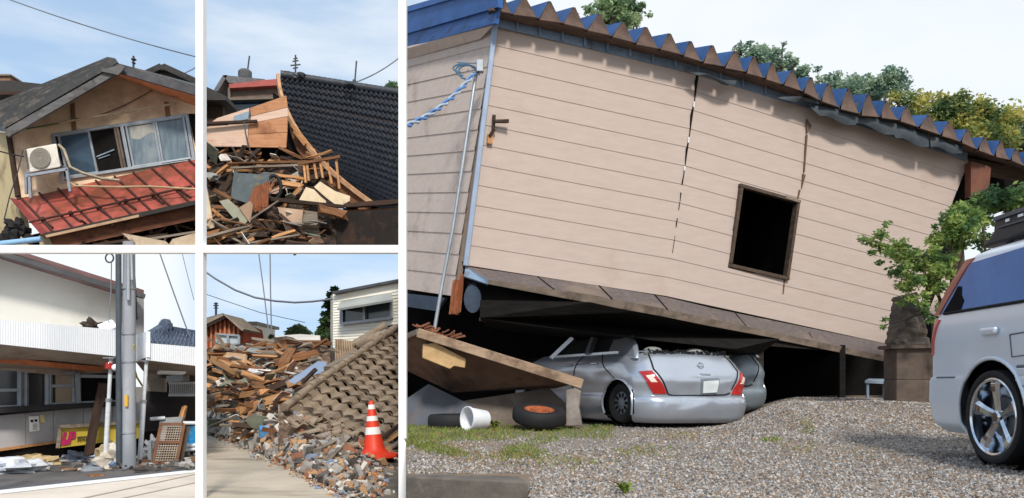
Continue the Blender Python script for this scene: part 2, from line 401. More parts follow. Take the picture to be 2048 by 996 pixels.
# ================================================================== RIGHT VIEW: the collapsed house
def wallY(px): return lerp(11.6, 12.95, (px - 930) / 400) if px < 1330 else lerp(12.95, 15.0, (px - 1330) / 455)
M_side = mat('pink_beige_siding', S(189, 172, 162), S(181, 164, 154), sc_=2.2, st=(.5, 3, 6), rough=.8, bump=.18, bsc=26, stain=S(174, 153, 139), ssc=1.1, sth=(.58, .84))
M_sideL = mat('grey_beige_siding', S(198, 182, 171), S(186, 170, 160), sc_=2.2, st=(.5, 3, 6), rough=.85, bump=.15, bsc=26, stain=S(128, 112, 102), ssc=1.3, sth=(.55, .8))
M_blue = mat('blue_roof_paint', S(44, 84, 136), S(30, 62, 106), sc_=3, rough=.6, stain=S(84, 88, 96), ssc=2, sth=(.62, .8))
M_rust = mat('rusty_underside', S(108, 86, 74), S(74, 60, 54), sc_=5, rough=.85, bump=.2, stain=S(70, 64, 66), ssc=2.5, sth=(.5, .72))
M_flash = mat('blue_grey_flashing', S(140, 160, 182), S(110, 130, 152), sc_=3, rough=.6, metal=.2, stain=S(90, 78, 70), ssc=3, sth=(.58, .75))
hs = root('collapsed_house', 'big tilted pink beige house with a folded blue metal roof sunk onto crushed cars', 'house', P(1330, 800, 13.5))
fl = [P(990, 50, 11.7), P(1397, 147, 13.05), P(1332, 592, 12.95), P(930, 530, 11.6)]
frt = [P(1397, 147, 13.05), P(1938, 320, 14.95), P(1790, 691, 15.0), P(1332, 592, 12.95)]
WQ = [(1480, 372), (1593, 404), (1571, 557), (1457, 531)]
inw = lambda p: inquad(*proj(p), WQ)
def jag(p):                                            # the torn joint between the two wall halves
    x, y = proj(p); t = (y - 147) / 445
    return False
mb = MB(); siding(mb, fl, 12, 24)
siding(mb, frt, 12, 110, skip=inw, sub=4)
put(mb, 'front_wall', M_side, hs)
# crack along the joint
ck = MB(); nrm = -away(fl) * .02
def bw(t, d): return bil(fl, 1, t).lerp(bil(fl, 0, t), d) + nrm
tt = [i / 26 for i in range(22)]
pts = [(bw(t, -.0 + .0008), bw(t, (.010 + .006 * math.sin(t * 40)) * (1 - t * 1.1))) for t in tt]
for i in range(len(pts) - 1):
    if i in (13, 16, 18): continue
    ck.slab([pts[i][0], pts[i + 1][0], pts[i + 1][1], pts[i][1]], .03)
put(ck, 'torn_joint', M_dark, hs)
pc = MB()
for t0, t1 in ((.13, .155), (.29, .315), (.42, .44)):
    pc = MB(); pc.slab([bw(t0, .004), bw(t1, .002), bw(t1, .006), bw(t0, .008)], -.012)
    put(pc, 'loose_filler', M_white, hs)
def onfront(px, py, d=0.0):                           # point on the right half of the front wall under a pixel
    n_ = newell(frt); o_ = (frt[0] + frt[1] + frt[2] + frt[3]) / 4; ray = P(px, py, 1) - CAM
    return CAM + ray * (((o_ - CAM).dot(n_)) / ray.dot(n_)) - away(frt) * d
def onleft(px, py, d=0.0):
    n_ = newell(fl); o_ = (fl[0] + fl[1] + fl[2] + fl[3]) / 4; ray = P(px, py, 1) - CAM
    return CAM + ray * (((o_ - CAM).dot(n_)) / ray.dot(n_)) - away(fl) * d
# window hole: frame, dark room behind
wf = MB(); q = [onfront(x, y, .012) for x, y in WQ]
for i in range(4):
    a, b = q[i], q[(i + 1) % 4]; d = (b - a).normalized() * (.035 if i in (0, 2) else -.035)
    wf.beam(a - d, b + d, .12, .058, up=d.cross(away(frt)))
win = put(wf, 'window_frame', mat('brown_window_wood', S(92, 76, 62), S(58, 46, 38), sc_=4, st=(3, 3, 3), rough=.8, bump=.2), hs, bevel=.006)
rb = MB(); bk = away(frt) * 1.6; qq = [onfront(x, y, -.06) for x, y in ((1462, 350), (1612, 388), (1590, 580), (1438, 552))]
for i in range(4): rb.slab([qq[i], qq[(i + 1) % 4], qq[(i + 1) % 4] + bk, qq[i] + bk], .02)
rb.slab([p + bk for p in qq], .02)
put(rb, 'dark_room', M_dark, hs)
put(MB().beam(onfront(1566, 395, .05), onfront(1594, 404, .05), .06, .05), 'broken_casing', M_woodg, hs)
# scars in the wall
M_scar = mat('scar_brown', S(120, 92, 72), S(84, 62, 50))
for pl in ([(1612, 238), (1622, 252), (1612, 268)], [(1604, 348), (1610, 350), (1602, 378)], [(1611, 270), (1614, 270), (1608, 345), (1606, 345)], [(1597, 380), (1600, 380), (1594, 404), (1592, 404)], [(1340, 498), (1344, 498), (1341, 520), (1339, 520)], [(1566, 560), (1569, 560), (1566, 588), (1564, 588)]):
    put(MB().slab([onfront(x, y, .022) for x, y in pl], .02), 'wall_scar', M_scar, hs)
# left-hand wall, corner trim, fascia
sq = [P(804, 104, 14.8), P(988, 50, 11.75), P(906, 592, 11.8), P(804, 577, 13.65)]
mb = MB(); siding(mb, sq, 13, 12, lip=.012)
put(mb, 'side_wall', M_sideL, hs)
put(MB().beam(P(991, 46, 11.62), P(931, 532, 11.53), .075, .075), 'corner_trim', mat('corner_blue_grey', S(150, 164, 184), S(128, 142, 164), rough=.5, metal=.2, stain=S(120, 100, 84), sth=(.6, .75), ssc=4), hs, bevel=.01)
fb = MB(); fb.slab([P(803, 28, 14.3), P(996, -28, 11.2), P(996, 14, 11.2), P(803, 70, 14.3)], .08)
fb.slab([P(803, 66, 14.42), P(996, 8, 11.3), P(990, 46, 11.32), P(803, 99, 14.45)], .06)
fb.slab([P(803, 16, 14.25), P(996, -40, 11.15), P(996, -29, 11.12), P(803, 27, 14.22)], .14)
put(fb, 'fascia', mat('blue_fascia', S(44, 92, 156), S(34, 76, 134), sc_=2, rough=.5, stain=S(30, 52, 88), ssc=1.4, sst=(1, 1, 6)), hs)
put(MB().slab([P(803, 100, 14.4), P(990, 47, 11.4), P(960, 78, 12.0), P(803, 122, 14.75)], V((0, .02, .04))), 'soffit', M_sideL, hs)
# folded-plate roof
AP = [(958, -24), (1003, -14), (1049, -4), (1102, 3), (1151, 15), (1200, 30), (1247, 43), (1294, 54), (1339, 68), (1384, 81), (1427, 93), (1469, 104), (1507, 114), (1547, 128), (1585, 142), (1622, 155), (1656, 166), (1697, 177), (1735, 190), (1775, 202), (1816, 214), (1858, 229), (1897, 244), (1935, 259), (1968, 273), (2001, 284), (2031, 295), (2062, 306), (2094, 317)]
def eaveY(px): return lerp(11.36, 14.72, (px - 990) / 1040)
DV = V((-.57, 1, .29)).normalized()
tops = []
for i, (x, y) in enumerate(AP):
    if i > 2: x += random.uniform(-3, 3); y += random.uniform(-2, 3)
    n_ = AP[min(i + 1, len(AP) - 1)]; step_ = (n_[0] - x) if i < len(AP) - 1 else 32
    jx = random.uniform(-2, 2); hgt = lerp(45, 36, i / 28)
    Y = eaveY(x); tops += [P(x - 2.5, y, Y), P(x + 2.5, y + 1, Y)]
    vx = x + step_ * .5 + jx; vy = (y + (n_[1] if i < len(AP) - 1 else y + 11)) / 2 + hgt * .82
    if 15 <= i <= 18: vy += (6, 9, 10, 5)[i - 15]
    tops += [P(vx - 3, vy, eaveY(vx)), P(vx + 3, vy + 1, eaveY(vx))]
def smax(p):
    lo = 5.5
    for k in range(110):
        s_ = .05 * (k + 1); q_ = p + DV * s_
        if proj(q_)[0] < (988 if proj(p)[0] < 1260 else 808): return .05 * k
    return lo
def rowpts(off): return [(p + off, p + off + DV * smax(p)) for p in tops]
up = V((.05, -.1, 1)).normalized() * .012
rf = MB()
for off, mi in ((up, 0), (V((0, 0, 0)), 1)):
    rp_ = rowpts(off)
    for k in range(len(rp_) - 1):
        rf.add([rp_[k][0], rp_[k + 1][0], rp_[k + 1][1], rp_[k][1]], [[0, 1, 2, 3]], mi)
for k in range(len(tops) - 1): rf.add([tops[k], tops[k + 1], tops[k + 1] + up, tops[k] + up], [[0, 1, 2, 3]], 1)
roof = put(rf, 'roof', [M_blue, M_rust], hs)
cl = MB()                                             # bell-shaped closure plates at the end of each ridge
for i in range(1, len(AP)):
    va, t0, t1, vb = tops[4 * i - 1], tops[4 * i], tops[4 * i + 1], tops[4 * i + 2]
    mid = (va + vb) / 2; apx = (t0 + t1) / 2; f_ = V((0, -.02, 0)); lw = V((0, 0, -.035 - .02 * random.random()))
    ls, rs_ = [], []
    for k in range(7):
        t = k / 6; hb = t ** .72
        bow = V((0, -.05 * t * t + .03 * math.sin(t * 3), 0))
        ls.append(apx.lerp(mid, t) + (va - mid) * hb * 1.02 + f_ + bow + lw * t); rs_.append(apx.lerp(mid, t) + (vb - mid) * hb * .98 + f_ + bow + lw * t * .6)
    for k in range(6): cl.slab([ls[k], rs_[k], rs_[k + 1], ls[k + 1]], V((0, .012, 0)))
    cl.slab([ls[6], rs_[6], rs_[6] + V((0, .16, .03)), ls[6] + V((0, .16, .03))], V((0, 0, .01)))
put(cl, 'ridge_closure', M_rust, roof)
# flashing strip between wall head and roof
fs = MB()
segs = [(990 + 45 * k, 990 + 45 * (k + 1)) for k in range(21)]
def headpt(px, up_):
    y = 50 + (px - 990) * (97 / 407) if px < 1397 else 147 + (px - 1397) * (173 / 541)
    return P(px, y + up_, lerp(11.62, 14.86, (px - 990) / 948))
for k, (a, b) in enumerate(segs):
    w_ = 22 if k < 9 else 24
    fs.slab([headpt(a, -w_ - 4), headpt(b, -w_ - 4), headpt(b, 2), headpt(a, 2)], .015)
    fs.beam(headpt(a, -w_) + V((0, -.03, 0)), headpt(a, 0) + V((0, -.03, 0)), .03, .03)
put(fs, 'head_flashing', M_flash, hs)
es = MB()
vp = [tops[4 * k + 2] for k in range(len(AP) - 1)]
for p, q in zip(vp, vp[1:]):
    hp_, hq_ = headpt(proj(p)[0], -14), headpt(proj(q)[0], -14)
    es.slab([p + V((0, .05, .0)), q + V((0, .05, .0)), hq_ + V((0, .05, 0)), hp_ + V((0, .05, 0))], V((0, 0, .02)))
put(es, 'eave_light_block', M_rust, hs)  # strip added to stop light leaking through the roof teeth
cr = MB()
for c4 in ([(1380, 145), (1475, 160), (1470, 172), (1400, 152)], [(1555, 196), (1640, 186), (1660, 206), (1590, 204)], [(1620, 214), (1718, 206), (1712, 252), (1640, 232)], [(1716, 214), (1772, 236), (1790, 272), (1712, 246)], [(1770, 240), (1856, 262), (1858, 296), (1792, 276)], [(1858, 268), (1925, 288), (1925, 308), (1862, 294)]):
    y0 = eaveY(c4[0][0]) + .02
    k4 = [P(x, y, eaveY(x) + (.10 if j < 2 else .06)) for j, (x, y) in enumerate(c4)]
    cr = MB(); cr.grid(lambda u, v, k4=k4: bil(k4, u, v) + V((0, -.06 * math.sin(u * 3.1) * math.sin(v * 3.14), .03 * math.sin(u * 7))), 8, 4, back=V((0, .012, 0)))
    put(cr, 'bent_flashing', mat('bent_grey_metal', S(74, 82, 88), S(54, 60, 66), rough=.6, metal=.2), hs, smooth=50)
# other walls, floor, dark crawl space
bkl = DV * 3.0
ow = MB()
ow.slab([frt[1] + DV * .3, frt[1] + DV * 5, frt[2] + DV * 5, frt[2] + DV * .3], .1)
ow.slab([P(806, 200, 17.5), P(1900, 380, 19), P(1900, 700, 19), P(806, 590, 17)], .1)
put(ow, 'back_wall', M_sideL, hs)
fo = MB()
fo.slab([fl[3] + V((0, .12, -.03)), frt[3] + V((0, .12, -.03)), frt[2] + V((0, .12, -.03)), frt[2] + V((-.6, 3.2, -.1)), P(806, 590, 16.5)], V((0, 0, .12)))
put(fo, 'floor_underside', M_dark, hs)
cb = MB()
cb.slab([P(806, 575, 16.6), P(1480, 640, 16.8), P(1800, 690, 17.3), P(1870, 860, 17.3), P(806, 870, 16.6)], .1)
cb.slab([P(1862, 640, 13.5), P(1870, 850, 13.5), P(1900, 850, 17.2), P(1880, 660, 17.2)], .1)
put(cb, 'crawl_space_blackout', M_dark, hs)  # added near-black wall keeps sky light out and the void black
lb = MB()
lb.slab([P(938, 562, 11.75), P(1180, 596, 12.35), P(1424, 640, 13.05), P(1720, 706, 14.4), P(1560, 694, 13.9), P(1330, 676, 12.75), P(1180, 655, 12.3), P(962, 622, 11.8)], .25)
put(lb, 'floor_beam', mat('shade_dark_beam', S(44, 40, 38), S(30, 27, 26), sc_=3, st=(.6, 5, 5), rough=.9, bump=.4, bsc=8, spec=.15), hs)  # near-black colour keeps the beam as dark as shade where sun hits
put(MB().lathe([(0, -.02), (.2, -.02), (.2, .3), (0, .3)], 18, Matrix.Translation(P(945, 598, 11.55)) @ Matrix.Rotation(R(-75), 4, 'X') @ Matrix.Scale(.62, 4, (1, 0, 0))), 'pipe_end', mat('slate_blue', S(74, 88, 106), S(52, 62, 78)), hs, smooth=40)
put(MB().beam(P(960, 638, 11.9), P(1200, 672, 12.4), .12, .05), 'floor_batten', M_woodg, hs)
put(MB().slab([P(806, 586, 13.6), P(890, 596, 12.0), P(872, 622, 12.3), P(806, 612, 13.6)], .05), 'sill_skirt', mat('slate_skirt', S(64, 78, 96), S(48, 60, 74)), hs)
rt = MB(); rt.beam(P(914, 560, 11.62), P(910, 628, 11.66), .11, .10, jit=.015); rt.beam(P(924, 548, 11.58), P(917, 625, 11.62), .05, .05, jit=.01)
put(rt, 'corner_post', mat('rotten_orange_wood', S(176, 104, 66), S(110, 62, 42), sc_=5, st=(6, 6, 1.2), rough=.9, bump=.6, stain=S(200, 160, 120), ssc=5), hs)
# shingled pent strip along the foot of the wall
sk = MB()
up_l = [(931, 533), (1180, 568), (1332, 594), (1424, 616), (1790, 691)]; lo_l = [(976, 559), (1180, 589), (1332, 618), (1424, 638), (1776, 713)]; bo_l = [(928, 552), (1180, 606), (1332, 634), (1424, 653), (1774, 724)]
U = [P(x, y, wallY(x) - .03) for x, y in up_l]; Lw = [P(x, y, wallY(x) - .36) for x, y in lo_l]; Bo = [P(x, y, wallY(max(x, 976)) - .33) for x, y in bo_l]
for i in range(4): sk.slab([U[i], U[i + 1], Lw[i + 1], Lw[i]], V((0, .03, -.05)))
skirt = put(sk, 'pent_strip', mat('brown_shingle', S(108, 98, 96), S(86, 76, 74), sc_=14, rough=.95, bump=.3, bsc=60, stain=S(124, 108, 96)), hs)
fcl = MB()
for i in range(1, 4): fcl.slab([Lw[i], Lw[i + 1], Bo[i + 1], Bo[i]], .04)
fcl.slab([Lw[0], Lw[1], Bo[1], P(976, 568, wallY(976) - .34)], .04)
put(fcl, 'eave_board', mat('beige_eave_board', S(138, 122, 108), S(98, 86, 76), sc_=2, st=(1, 5, 5), rough=.85, stain=S(70, 56, 48), ssc=2.4), skirt)
put(MB().slab([U[0], Lw[0], P(976, 568, wallY(976) - .35), Bo[0]], .03), 'end_flashing', M_flash, skirt)
jt = MB()
for xa, xb in ((1075, 1108), (1198, 1224), (1310, 1335), (1470, 1492), (1610, 1628)):
    def onl(L_, x):
        for k in range(len(L_) - 1):
            if L_[k][0] <= x <= L_[k + 1][0]: return L_[k][1] + (L_[k + 1][1] - L_[k][1]) * (x - L_[k][0]) / (L_[k + 1][0] - L_[k][0])
    a = P(xa, onl(up_l, xa), wallY(xa) - .045); b = P(xb, onl(lo_l, xb), wallY(xb) - .375)
    put(MB().beam(a, b, .02, .012), 'shingle_joint', M_dark, skirt)
# service fittings on the left wall
cp = [P(955, 135, 11.55), P(950, 160, 11.5), P(925, 330, 11.45), P(905, 460, 11.4), P(884, 570, 11.35), P(869, 660, 11.3)]
put(MB().tube(cp, .026, 8), 'conduit', M_alu, hs, smooth=60)
br = MB(); br.beam(P(914, 124, 11.6), P(960, 126, 11.45), .03, .03); br.box(P(960, 133, 11.42), .10, .10, .17); br.beam(P(935, 140, 11.6), P(960, 150, 11.42), .02, .02)
bracket = put(br, 'service_bracket', M_alu, hs, bevel=.008)
lp = MB()
for k in range(3):
    c_ = P(926 + 5 * k, 138 + 4 * k, 11.42)
    lp.tube([c_ + V((math.cos(t * .45) * .14, -.03, math.sin(t * .45) * (.06 + .02 * k))) for t in range(11)], .012, 6)
put(lp, 'cable_loop', mat('teal_cable', S(84, 124, 150), S(54, 84, 112)), bracket, smooth=60)
hk = MB(); hk.beam(onleft(987, 232, .04), onleft(984, 262, .05), .03, .05, jit=.01); hk.beam(onleft(984, 246, .09), onleft(1010, 248, .12), .05, .05, jit=.012); hk.beam(onleft(986, 262, .05), onleft(976, 276, .06), .05, .04, jit=.01)
put(hk, 'broken_bracket', mat('rusty_bracket', S(74, 54, 40), S(44, 34, 28), bump=.4), hs)
put(MB().slab([onleft(973, 270, .03), onleft(984, 272, .03), onleft(982, 290, .03), onleft(972, 288, .03)], -.03), 'wood_stub', M_woodo, hs)
tw = MB(); b0 = P(948, 148, 11.42); b1 = P(800, 256, 9.2)
for k in range(2):
    pt_ = []
    for i in range(61):
        t = i / 60; p = b0.lerp(b1, t) - V((0, 0, .22 * 4 * t * (1 - t) * .5)); a_ = t * 34 + k * math.pi
        pt_.append(p + V((math.cos(a_) * .022, 0, math.sin(a_) * .022)))
    tw.tube(pt_, .017, 6, mi=k)
put(tw, 'service_cable', [mat('blue_cable', S(96, 142, 198), S(70, 112, 168)), mat('pale_cable', S(176, 192, 206), S(140, 156, 172))], label='twisted blue overhead cable running out from the bracket on the beige house', cat='cable', smooth=60)
# right-hand end under the roof
rp = MB(); rp.slab([P(1942, 322, 14.7), P(1982, 334, 14.7), P(1978, 384, 14.7), P(1942, 392, 14.7)], .2)
put(rp, 'end_boarding', mat('red_brown_board', S(120, 74, 54), S(80, 48, 38), bump=.3), hs)
put(MB().slab([P(1940, 316, 14.9), P(2100, 350, 15.2), P(2100, 378, 15.3), P(1944, 345, 15.0)], .3), 'end_beam', M_woodd, hs)

put(MB().slab([P(1895, 312, 15.3), P(2120, 352, 16.2), P(2120, 396, 16.2), P(1932, 440, 15.6), P(1850, 640, 15.6)], .1), 'dark_end_fill', M_dark, hs)  # added near-black fill closing the sky gap at the dark eave end
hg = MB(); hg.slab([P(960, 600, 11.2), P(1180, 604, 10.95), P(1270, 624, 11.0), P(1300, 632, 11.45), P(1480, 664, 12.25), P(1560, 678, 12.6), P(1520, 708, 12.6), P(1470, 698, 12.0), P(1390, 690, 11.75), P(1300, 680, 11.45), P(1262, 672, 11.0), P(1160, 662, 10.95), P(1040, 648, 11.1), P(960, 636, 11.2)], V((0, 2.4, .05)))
put(hg, 'added_shade_slab', mat('shade_black', S(36, 34, 33), S(22, 21, 20), sc_=3, st=(.8, 5, 5), rough=.95, bump=.4, bsc=8, spec=.1), hs)  # near-black slab added to hide the car roof and shade its side
# ------------------------------------------------------------------ things under and before the house
# fallen canopy
fc = root('fallen_canopy', 'slab of fallen canopy with a beige edge beam propped over old tyres', 'canopy', P(1000, 850, 11.6))
A_, B_, C_, C2_, D_ = P(836, 664, 10.9), P(1164, 764, 11.1), P(1110, 777, 12.2), P(905, 785, 12.3), P(807, 738, 12.6)
D2_ = P(807, 676, 11.5)
put(MB().slab([A_, B_, C_, C2_, D_, D2_], V((0, .0, .05))), 'panel', mat('brown_underside', S(124, 98, 80), S(92, 72, 60), sc_=2.5, rough=.9, stain=S(66, 54, 48), ssc=2, bump=.2), fc)
put(MB().beam(A_ + V((.0, -.03, -.01)), B_ + V((0, -.03, -.03)), .05, .13, jit=.004), 'edge_beam', mat('beige_beam', S(176, 150, 126), S(136, 112, 92), sc_=2.5, st=(.7, 6, 6), rough=.85, bump=.25, stain=S(104, 84, 70), ssc=2.2), fc, bevel=.008)
put(MB().beam(D2_ + V((0, -.02, 0)), A_ + V((0, -.02, 0)), .04, .07), 'end_trim', M_woodg, fc)
mb = MB()
for k in range(40):
    t = random.random() * .38; mb.beam(A_.lerp(B_, t * .6) + V((0, .05 + random.random() * .2, .06)) + rv(.03), A_.lerp(B_, t * .6) + V((random.uniform(-.15, .15), .1, .08 + random.uniform(0, .06))), .02, .02, jit=.006)
put(mb, 'splinter_litter', mat('rot_splinters', S(140, 92, 66), S(96, 62, 46), rough=.9), label='brown rotten splinters lying on the high end of the fallen canopy', cat='litter', kind='stuff')
M_foam = mat('yellow_foam', S(200, 168, 124), S(176, 144, 102), sc_=8, rough=.95, bump=.3)
put(MB().slab([P(846, 688, 10.95), P(872, 686, 10.95), P(932, 718, 11.05), P(930, 736, 11.05), P(908, 732, 11.02), P(900, 738, 11.0), P(845, 716, 10.95)], .2), 'foam_block', M_foam, label='tan foam block stuck under the fallen canopy', cat='foam block', bevel=.012)
put(MB().slab([P(812, 798, 11.9), P(857, 768, 11.9), P(948, 813, 11.7), P(944, 853, 11.55), P(812, 853, 11.6)], .04), 'leaning_board', mat('slate_board', S(92, 96, 104), S(70, 72, 80), sc_=2, rough=.8, stain=S(104, 92, 84)), label='grey blue board leaning under the canopy behind the white bucket', cat='board')
put(MB().slab([P(925, 802, 11.8), P(1099, 776, 11.75), P(1141, 816, 11.55), P(1130, 850, 11.5), P(930, 852, 11.6)], .03), 'leaning_board', mat('brown_board', S(112, 100, 90), S(84, 74, 68), sc_=2, rough=.85, stain=S(132, 120, 108)), label='brown grey board with a pale edge leaning behind the rusty wheel', cat='board')
put(MB().slab([P(1132, 780, 11.05), P(1150, 776, 11.0), P(1162, 782, 11.0), P(1158, 815, 11.0), P(1164, 852, 11.0), P(1132, 852, 11.0)], .22), 'concrete_stub', mat('stub_concrete', S(150, 140, 132), S(110, 102, 96), sc_=4, rough=.9, bump=.6, bsc=14), label='broken concrete stub holding up the low end of the canopy', cat='concrete stub', bevel=.015)
# tyres
tyre_prof = [(.21, -.085), (.28, -.10), (.335, -.095), (.362, -.06), (.366, 0), (.362, .06), (.335, .095), (.28, .10), (.21, .085)]
def tyre_mesh(): return MB().lathe(tyre_prof, 36, close=True)
def rim_mesh():
    m_ = MB(); m_.lathe([(0, .02), (.06, .03), (.07, .055), (.10, .06), (.16, .03), (.18, .05), (.215, .085), (.205, -.08), (.17, -.03), (0, -.03)], 30)
    for k in range(8):
        a = k * math.pi / 4; m_.box((math.cos(a) * .135, math.sin(a) * .135, .052), .03, .035, .012, rot=Matrix.Rotation(a, 3, 'Z'))
    return m_
t = root('old_wheel', 'worn tyre with a rusty orange rim lying tilted under the canopy', 'wheel', P(1080, 855, 10.9))
Mx = Matrix.Translation(P(1078, 830, 10.9)) @ Matrix.Rotation(R(12), 4, 'X') @ Matrix.Rotation(R(4), 4, 'Y')
put(tyre_mesh(), 'tyre', M_black, t, smooth=45, xf=Mx)
put(rim_mesh(), 'rim', mat('rusty_rim', S(178, 98, 58), S(112, 58, 38), sc_=9, rough=.9, bump=.4, stain=S(80, 48, 38), ssc=6), t, smooth=35, xf=Mx)
t = root('old_wheel', 'black tyre lying flat in the grass behind the white bucket', 'wheel', onlot(905, 858))
put(tyre_mesh(), 'tyre', M_black, t, smooth=45, xf=Matrix.Translation(onlot(905, 858) + V((0, .2, .10))))
# bucket
Mx = Matrix.Translation(P(953, 838, 10.55)) @ V((-.80, -.60, .06)).normalized().to_track_quat('Z', 'Y').to_matrix().to_4x4()
put(MB().lathe([(0, -.15), (.115, -.15), (.12, -.14), (.152, .13), (.163, .13), (.163, .155), (.150, .155), (.146, .13), (.112, -.13), (0, -.13)], 40, Mx), 'bucket', mat('white_plastic', S(226, 228, 232), S(210, 212, 216), rough=.4), label='white plastic bucket lying on its side in the grass', cat='bucket', smooth=40)
def weed(name, label, base, n, h_, col, group=None):
    mb = MB()
    for k in range(n):
        a = random.uniform(0, 6.3); d = V((math.cos(a), math.sin(a) * .6, 0)); l_ = h_ * random.uniform(.6, 1.1); s_ = V((-d.y, d.x, .3)).normalized() * l_ * .12
        m_ = base + d * l_ * .45 + V((0, 0, l_ * .6)); e = base + d * l_ + V((0, 0, l_ * random.uniform(.35, .8)))
        mb.add([base, m_ + s_, e, m_ - s_], [[0, 1, 2, 3]])
    return put(mb, name, col, label=label, cat='weed', group=group)
weed('weed', 'bright green weed sprouting beside the white bucket', onlot(990, 858), 22, .19, gm[0])
weed('weed', 'small green weed at the bottom edge of the gravel', onlot(1250, 990), 18, .10, gm[0])
weed('weed', 'low green sprig growing beside the rear of the crushed silver car', onlot(1190, 856), 12, .09, gm[1])
# kerb block in the near corner
kb = MB().slab([G(813, 947, .06), G(1038, 952, .06), G(1056, 964, .06), G(813, 953, .06)], V((0, 0, -.5)))
put(kb, 'kerb_block', mat('dark_concrete', S(116, 106, 98), S(84, 78, 72), sc_=5, rough=.9, bump=.5, bsc=18, stain=S(60, 56, 54), ssc=2), label='weathered grey concrete kerb block at the edge of the gravel', cat='kerb', bevel=.01)

# ------------------------------------------------------------------ cars: shells lofted round a plan curve
def row(rows, z):
    if z <= rows[0][0]: return rows[0][1:]
    for a, b in zip(rows, rows[1:]):
        if a[0] <= z <= b[0]:
            t = (z - a[0]) / (b[0] - a[0]) if b[0] > a[0] else 0
            return tuple(lerp(x, y, t) for x, y in zip(a[1:], b[1:]))
    return rows[-1][1:]
def spt(rows, s, z):
    xr, xf, hw, r, bow = row(rows, z)
    m = s if s <= .5 else 1 - s
    sg = 1 if s <= .5 else -1
    br_ = bow * ((hw - r) / hw) ** 2
    if m < .32: x, y = lerp(xf, xr + r + bow, m / .32), hw
    elif m < .39:
        a = (m - .32) / .07 * math.pi / 2; x, y = xr + r * (1 - math.sin(a)) + lerp(bow, br_, math.sin(a)), hw - r * (1 - math.cos(a))
    else:
        y = (hw - r) * (1 - (m - .39) / .11); x = xr + bow * (y / hw) ** 2
    p = V((x, y * sg, z))
    return dent(p) if rows is HR else p
def snrm(rows, s, z):
    e = .002; a = spt(rows, min(s + e, 1), z) - spt(rows, max(s - e, 0), z); b = spt(rows, s, z + .01) - spt(rows, s, z - .01)
    n = a.cross(b); 
    if n.length < 1e-9: n = V((-1, 0, 0))
    n.normalize(); c_ = spt(rows, s, z) - V((1.8, 0, z))
    return n if n.dot(V((c_.x, c_.y, 0))) > 0 else -n
def shell(rows, zs, ns, arches=(), cap=True):
    mb = MB()
    def skip(c):
        return any(abs(c.y) > .55 and (c.x - ax) ** 2 + (c.z - az) ** 2 < ra * ra for ax, az, ra in arches)
    mb.grid(lambda u, v: spt(rows, u, zs[min(len(zs) - 1, int(round(v * (len(zs) - 1))))]), ns, len(zs) - 1, 0, skip)
    L_, R_ = [spt(rows, 0, z) for z in zs], [spt(rows, 1, z) for z in zs]
    for i in range(len(zs) - 1): mb.add([L_[i], L_[i + 1], R_[i + 1], R_[i]], [[0, 1, 2, 3]])
    if cap:
        tp = [spt(rows, i / 60, zs[-1]) for i in range(61)]; mb.add(tp, [list(range(61))])
    return mb
def patch(mb, rows, quad, off, nu=8, nv=6, th=.012, mi=0):
    q = [V((a, b, 0)) for a, b in quad]
    c_ = bil(q, .5, .5); n0 = snrm(rows, c_.x, c_.y)
    def fn(u, v):
        p = bil(q, u, v); return spt(rows, p.x, p.y) + snrm(rows, p.x, p.y) * off
    return mb.grid(fn, nu, nv, mi, back=-n0 * th)
def zlist(a, b, st): 
    n = max(1, int(round((b - a) / st))); return [a + (b - a) * i / n for i in range(n + 1)]
M_silver = mat('silver_paint', S(184, 191, 202), S(174, 181, 192), sc_=2, rough=.26, metal=.6, coat=.4, stain=S(140, 136, 132), ssc=1.6, sth=(.62, .9))
M_silver2 = mat('dusty_grey_paint', S(136, 146, 154), S(120, 128, 136), sc_=2, rough=.4, metal=.4, coat=.2)
M_red = mat('red_lens', S(176, 40, 36), S(150, 30, 30), rough=.15, coat=.5)
M_clear = mat('clear_lens', S(222, 196, 180), S(232, 216, 206), rough=.15, coat=.5)
M_chrome = mat('chrome', S(214, 220, 228), S(200, 206, 214), rough=.12, metal=1.0)
M_plate = mat('number_plate_white', S(214, 220, 222), S(188, 196, 196), sc_=9, rough=.5)
M_gapm = mat('panel_gap', S(24, 26, 30), S(18, 20, 22), rough=.9)
HR = [(.02, .12, 3.6, .74, .30, .05), (.07, .05, 3.65, .80, .32, .06), (.20, .01, 3.68, .825, .34, .06), (.33, .0, 3.68, .83, .34, .06), (.375, .02, 3.68, .828, .33, .06), (.40, .075, 3.66, .815, .30, .06),
      (.50, .07, 3.64, .82, .30, .06), (.60, .055, 3.6, .825, .30, .06), (.66, .065, 3.58, .825, .30, .06), (.76, .115, 3.5, .822, .31, .06), (.87, .19, 3.3, .805, .32, .06), (.95, .26, 3.0, .78, .32, .06), (1.0, .32, 2.85, .755, .32, .06), (1.02, .36, 2.8, .735, .30, .06)]
def dent(p):
    q = V((p.x * 1.3, p.y * 1.8, p.z * 3.1)); k = noise.noise(q + V((4, 2, 9))) * .026 + noise.noise(q * 2.6) * .010
    return p + V((k if p.x < .6 else 0, -.45 * k * (1 if p.y > 0 else -1) if p.x >= .3 else 0, k * .5 * (p.z > .8)))
